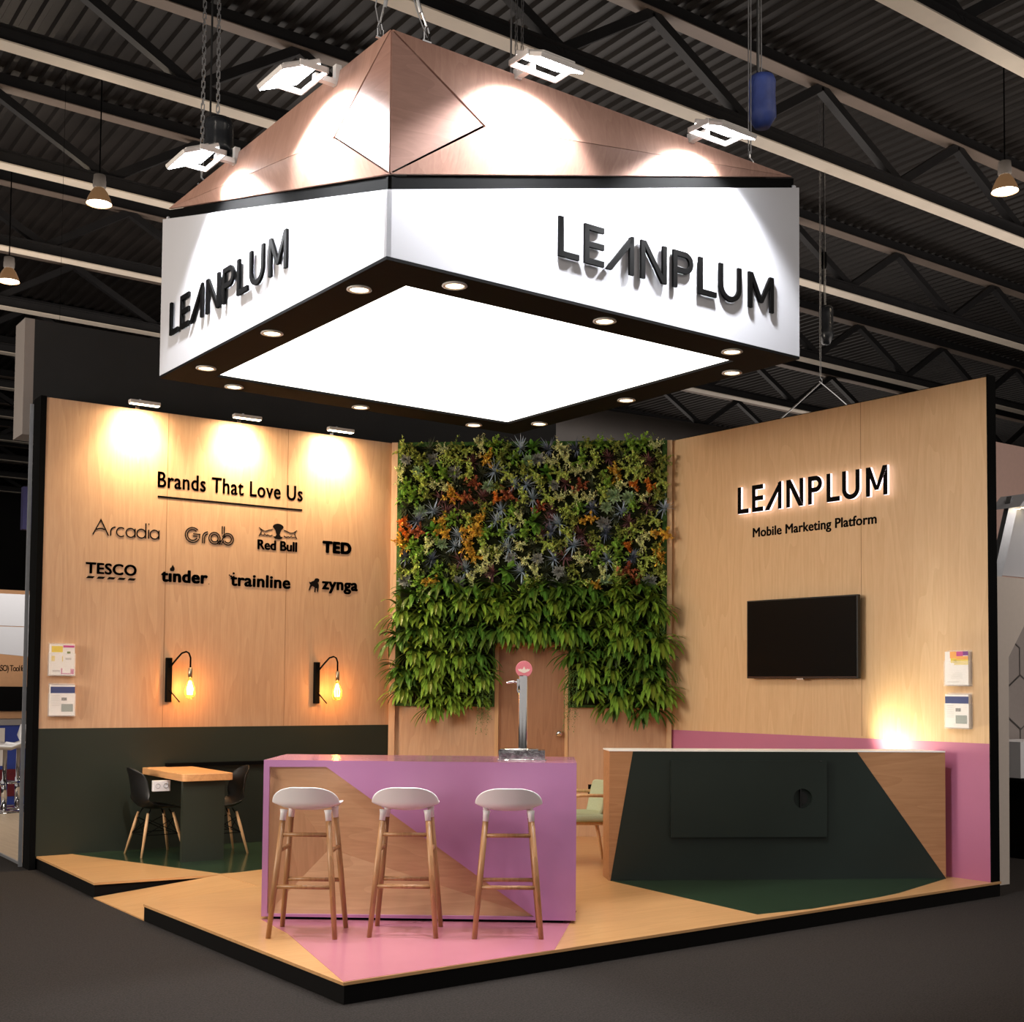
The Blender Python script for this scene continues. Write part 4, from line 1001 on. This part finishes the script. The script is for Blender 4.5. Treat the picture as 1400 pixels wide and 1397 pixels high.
MD = Matrix.Translation(FR['D'][0]) @ Matrix.Rotation(FR['D'][1], 4, 'Z')
def plant(kind, x, z, sc, label, group, out=.07, var=None):
    pr = random.choice(protos[kind]) if var is None else protos[kind][var]
    if pr not in used: o = pr; used.add(pr)
    else: o = pr.copy(); COL.objects.link(o)
    o.matrix_world = MD @ Matrix.Translation((x, -out, z)) @ Matrix.Rotation(random.uniform(-.5, .5) if kind not in ('fern', 'string') else random.uniform(-.12, .12), 4, 'Y') @ Matrix.Scale(sc, 4)
    tag(o, label, 'plant', group)
ROWW = ['top', 'second', 'third', 'fourth', 'fifth', 'sixth', 'seventh', 'eighth', 'ninth', 'tenth', 'eleventh', 'twelfth']
wts = dict(lime=20, cream=19, green=8, grass=16, olive=15, dark=8, sage=6, grey=5, blue=6, slate=5, orange=.6, gold=4, rust=3, plum=5)
# patches of colour that stand out in the planting: (x, z, kind)
feature = [(2.72, 3.84, 'orange'), (2.60, 3.12, 'gold'), (2.66, 3.16, 'orange'), (.92, 3.38, 'gold'), (.66, 3.34, 'gold'), (.64, 2.86, 'gold'), (.12, 3.36, 'orange'), (1.44, 3.88, 'blue'), (1.36, 3.80, 'blue'), (.74, 3.22, 'blue'), (.42, 3.08, 'blue'), (.52, 2.98, 'slate'), (1.93, 3.38, 'blue'), (2.07, 3.1, 'blue'), (2.33, 2.97, 'blue'), (1.48, 2.86, 'blue'), (2.36, 3.26, 'slate'), (2.25, 3.42, 'gold'), (2.10, 3.84, 'rust'), (1.18, 3.68, 'orange'), (2.68, 2.83, 'rust'), (2.5, 2.80, 'olive'), (.30, 3.47, 'slate'), (2.55, 3.7, 'sage'), (2.42, 4.1, 'plum'), (2.85, 3.55, 'plum'), (1.9, 4.18, 'cream'), (2.05, 4.0, 'cream'), (2.1, 3.65, 'cream'), (.95, 4.2, 'cream'), (.62, 4.1, 'lime'), (.16, 4.02, 'cream')]
NR, NC = 12, 20
count = {}
for r_ in range(NR):
    z = 4.245-r_*.135; n_in = {}
    for c_ in range(NC):
        x = .15+c_*(2.80/(NC-1))+(.04 if r_ % 2 else -.02)+random.uniform(-.025, .025); zz = z+random.uniform(-.03, .03)
        # lower edge of the succulents follows the fern tops
        if zz < 2.84 and (x < .55 or .75 < x < 2.0) and zz < 2.74: continue
        if zz < 2.74: continue
        kind = None
        for (fx_, fz_, fk) in feature:
            if abs(fx_-x) < .08 and abs(fz_-zz) < .07: kind = fk
        if kind is None: kind = random.choices(list(wts), list(wts.values()))[0]
        w_ = SPEC[kind][2]; n_in[w_] = n_in.get(w_, 0)+1
        pos = ORD[c_] if c_ < len(ORD) else str(c_)
        lab = f'{w_}, {ROWW[r_]} row of the plant wall, {pos} from the veneer wall'
        plant(kind, x, zz, random.uniform(1.1, 1.5)*(.72 if kind in ('grey', 'sage', 'orange') else 1), lab, SPEC[kind][2]+'s of the plant wall', .075+random.uniform(-.01, .035))
# ferns
nf = 0
for r_ in range(10):
    z = 2.70-r_*.145
    cols = 12
    for c_ in range(cols):
        x = .16+c_*(2.82/(cols-1))+(.1 if r_ % 2 else 0)+random.uniform(-.05, .05); zz = z+random.uniform(-.05, .05)
        if x > 3.02: continue
        if r_ == 0 and (c_ in (0, 1, 5, 11)): continue
        if D0-.10 < x < D1+.10 and zz < 2.16: continue
        if zz < 1.36: continue
        lab = f'green drooping fern, {["top", "second", "third", "fourth", "fifth", "sixth", "seventh", "eighth", "ninth", "tenth", "eleventh"][r_]} fern row of the plant wall, {ORD[c_]} from the veneer wall'
        plant('fern', x, zz, random.uniform(.85, 1.2), lab, 'ferns of the plant wall', .075+random.uniform(0, .04), random.choices([0, 1, 2, 3], [4, 4, 3, 3])[0])
for i in range(6):
    plant('fern', 1.22+i*.145, 2.20+.03*(i % 2), 1.15, f'green drooping fern over the door head, {ORD[i]} from the veneer wall', 'ferns over the door head', .10, 1 if i % 2 else 3)
for k in protos:
    for o in protos[k]:
        if o not in used and k != 'string': bpy.data.objects.remove(o)
plant('string', D0-.10, 1.78, 1.0, 'hanging string plant at the door edge nearer the veneer wall', 'hanging string plants beside the door', .25, 0)
plant('string', D1+.10, 1.82, 1.0, 'hanging string plant at the door edge nearer the logo wall', 'hanging string plants beside the door', .25, 0)
plant('string', 2.98, 2.6, .9, 'hanging string plant high at the plant wall edge by the logo wall', 'hanging string plants at the outer edge', .26, 1)
plant('string', 2.88, 1.62, .5, 'short hanging string plant at the low plant wall corner by the logo wall', 'hanging string plants at the outer edge', .08, 1)

# ------------------------------------------------------------------ neighbouring stand seen past the left edge
lb = thing('neighbour_stand_floor', 'pale wooden raised floor of the stand behind the black wall edge', 'floor', (0, 0, 0), kind='structure')
m = MB(); m.box(3.77, 10, .3, 7.6, -.115, -.1); m.build('floorboard', veneer('pale_floor', srgb(226, 204, 176), srgb(204, 180, 150), 'Y', rough=.4), lb)
m = MB(); m.box(3.755, 3.77, .26, 7.6, -.124, -.098); m.build('edge_profile', ALU, lb)
m = MB(); m.box(4.0, 10, 7.4, 7.5, -.1, 3.0); tag(m.build('wall_neighbour', mat('peach_wall', srgb(226, 172, 128), .6, noise=.03)), 'peach back wall of the neighbouring stand', 'wall', kind='structure')
m = MB(); add_text(m, 'Store Optimization (ASO) Tool for everyone', 4.45, 5.75, 1.76, 1.88, 7.394, 7.399, .0, .8); tag(m.build('neighbour_lettering', VINYL), 'small black lettering on the peach wall of the next stand', 'lettering')
nf_ = thing('neighbour_fascia', 'white two panel fascia of the neighbouring stand, past the black wall edge', 'fascia', (4.2, 5.0, 0))
m = MB(); m.box(0, 4, 0, .06, 2.36, 2.78); m.build('upper_panel', WHITE, nf_)
m = MB(); m.prism([(0, 2.02), (4, 1.7), (4, 2.35), (0, 2.35)], 0, .06); m.build('lower_panel', WHITE, nf_)
m = MB(); m.box(4.6, 7.5, 7.33, 7.4, 1.2, 1.56); tag(m.build('display_screen', BLACKG), 'dark display strip on the peach wall of the next stand', 'screen')
nc = thing('neighbour_counter', 'blue fronted white counter of the neighbouring stand', 'counter', (4.5, 6.4, -.1))
m = MB(); m.box(0, 3, 0, .5, 0, 1.12); m.build('body', mat('royal_blue', srgb(52, 72, 160), .5, noise=.03), nc)
m = MB(); m.box(-.05, 3.05, -.05, .55, 1.12, 1.2); m.build('worktop', mat('grey_top', srgb(160, 156, 156), .4, noise=.03), nc)
m = MB(); m.box(0.05, .45, -.008, -.001, .55, 1.08); m.build('white_poster', PAPER, nc)
m = MB(); m.box(.35, .8, -.008, -.001, .12, .5); m.build('red_poster', mat('dark_red', srgb(110, 32, 44), .5, noise=.2, nscale=20), nc)
def white_stool(loc, rz, label):
    t = thing('swivel_stool', label, 'bar stool', loc, rz, 'white swivel stools at the blue counter'); t.scale = (1.3, 1.3, 1.22)
    m = MB(); rows = []; nu = 10
    for (y, z, hw) in [(.2, .72, .16), (.1, .70, .19), (-.05, .69, .2), (-.15, .73, .2), (-.2, .83, .19), (-.23, .95, .16)]:
        row = []
        for i in range(nu+1):
            u = -1+2*i/nu; row.append(len(m.v)); m.v.append((u*hw, y+(.08*u*u if z > .75 else 0), z+(.04*u*u if z < .75 else 0)))
        rows.append(row)
    for a, b in zip(rows, rows[1:]):
        for i in range(nu): m.face((a[i], b[i], b[i+1], a[i+1]))
    o = m.build('seat', WHITEP, t, smooth=True); sd = o.modifiers.new('solidify', 'SOLIDIFY'); sd.thickness = .02
    m = MB(); m.lathe([(.03, .02), (.03, .35), (.022, .36), (.022, .69)], 14); m.build('column', CHROME, t, smooth=True)
    m = MB(); m.lathe([(.0, .03), (.05, .03), (.2, .01), (.2, 0)], 24); m.build('foot', CHROME, t, smooth=True)
    m = MB(); m.tube([(.03, 0, .3), (.14, .1, .3), (0, .19, .3), (-.14, .1, .3), (-.03, 0, .3)], .012, 8); m.build('footrest', CHROME, t, smooth=True)
white_stool((4.73, 5.38, -.1), math.radians(80), 'white swivel bar stool on chrome column, nearer of two at the blue counter')
white_stool((5.0, 5.80, -.1), math.radians(100), 'white swivel bar stool on chrome column, farther of two at the blue counter')
hb = thing('hanging_banner', 'small dark blue hanging banner below the grey fascia end', 'banner', (5.02, 6.0, 3.76))
m = MB(); m.box(0, .58, 0, .12, 0, .6); m.build('banner_cloth', mat('navy_banner', srgb(50, 46, 92), .7, noise=.1), hb)
m = MB(); m.tube([(.45, .06, .6), (.45, .06, 7.21)], .0025, 5); m.build('cord', BLACK, hb)
lamp('AREA', 'neighbour_fill_light', (4.7, 3.6, 3.6), 48, (1, .95, .88), target=(4.9, 5.4, 0), shape='DISK', size=1.0)  # added unseen lamp to brighten the neighbouring stand

# ------------------------------------------------------------------ neighbouring stand past the right edge
m = MB(); m.box(13.2, 17.5, -3.2, -3.1, -.12, 4.62); tag(m.build('wall_pink', mat('dusty_pink_wall', srgb(206, 170, 158), .6, noise=.03)), 'dusty pink wall of the stand past the black wall end', 'wall', kind='structure')
m = MB(); m.box(12.0, 15.5, -4.0, -3.95, -.12, 2.35); tag(m.build('wall_grey', mat('warm_grey_wall', srgb(150, 140, 136), .6, noise=.03)), 'warm grey wall panel with hexagon lines past the black wall end', 'wall', kind='structure')
ga = thing('angular_gate', 'white angular column with slanted top frame past the black wall end', 'column', (0, -5.4, 0))
m = MB(); m.prism([(10.5, -.12), (10.945, -.12), (10.965, 1.93), (11.22, 2.24), (11.9, 2.5), (11.9, 2.66), (10.5, 2.66)], 0, .12); m.build('column', mat('warm_white', srgb(205, 192, 182), .5, noise=.02), ga)
m = MB(); m.obox((10.86, .06, 2.66), (11.14, .06, 3.40), .12, .05, (0, 1, 0)); m.build('slanted_post', ALU, ga)
m = MB(); m.prism([(10.9, 2.68), (12.0, 2.68), (12.0, 3.45), (11.18, 3.38)], .05, .07); m.build('side_panel', WHITE, ga)
m = MB(); m.prism([(11.0, 3.30), (11.16, 3.44), (11.8, 3.5), (11.8, 3.42)], -.1, .2); m.build('canopy_plate', WHITE, ga)
m = MB(); m.lathe([(0, -.0), (.03, 0)], 12, (11.12, -.0, 3.3), 'Z', cap=False); m.lathe([(0, -.0), (.03, 0)], 12, (11.22, 0, 3.32), 'Z', cap=False); m.build('spot_lens', DOWN, ga)
hx = MB()
for (cx, cz) in ((12.75, 1.5), (13.27, 1.5), (13.0, 1.95), (13.0, 1.05)):
    hx.ribbon([(cx+.3*math.cos(a*PI/3+PI/6), cz+.3*math.sin(a*PI/3+PI/6)) for a in range(6)], .012, -4.008, -4.001, True)
tag(hx.build('hexagon_lines', mat('grey_lines', srgb(96, 90, 88), .6, noise=.05)), 'thin hexagon outlines on the warm grey wall panel', 'wall graphic')
fr_ = thing('framed_photo', 'small framed photo on the warm grey wall panel past the black wall end', 'picture', (12.62, -4.0, 1.7))
m = MB(); m.box(-.06, .06, -.02, 0, -.12, .12); m.build('frame', BLACK, fr_)
m = MB(); m.box(-.045, .045, -.022, -.02, -.1, .1); m.build('print', INK['orange'], fr_)
dk = thing('white_desk', 'white desk with dark line past the black wall end', 'desk', (12.35, -4.6, -.12))
m = MB(); m.box(0, 1.2, 0, .5, .85, 1.22); m.build('front_panel', WHITEP, dk)
m = MB(); m.box(-.02, 1.22, -.02, .52, .82, .85); m.build('dark_rail', BLACK, dk)
m = MB(); m.box(.25, .3, .1, .4, 0, .82); m.build('leg', BLACK, dk)
m = MB(); m.box(.95, 1.0, .1, .4, 0, .82); m.build('leg', BLACK, dk)
lamp('AREA', 'right_stand_light', (12.6, -6.2, 3.6), 16, (1, .9, .82), target=(12.9, -4.4, 1.0), shape='DISK', size=.8)
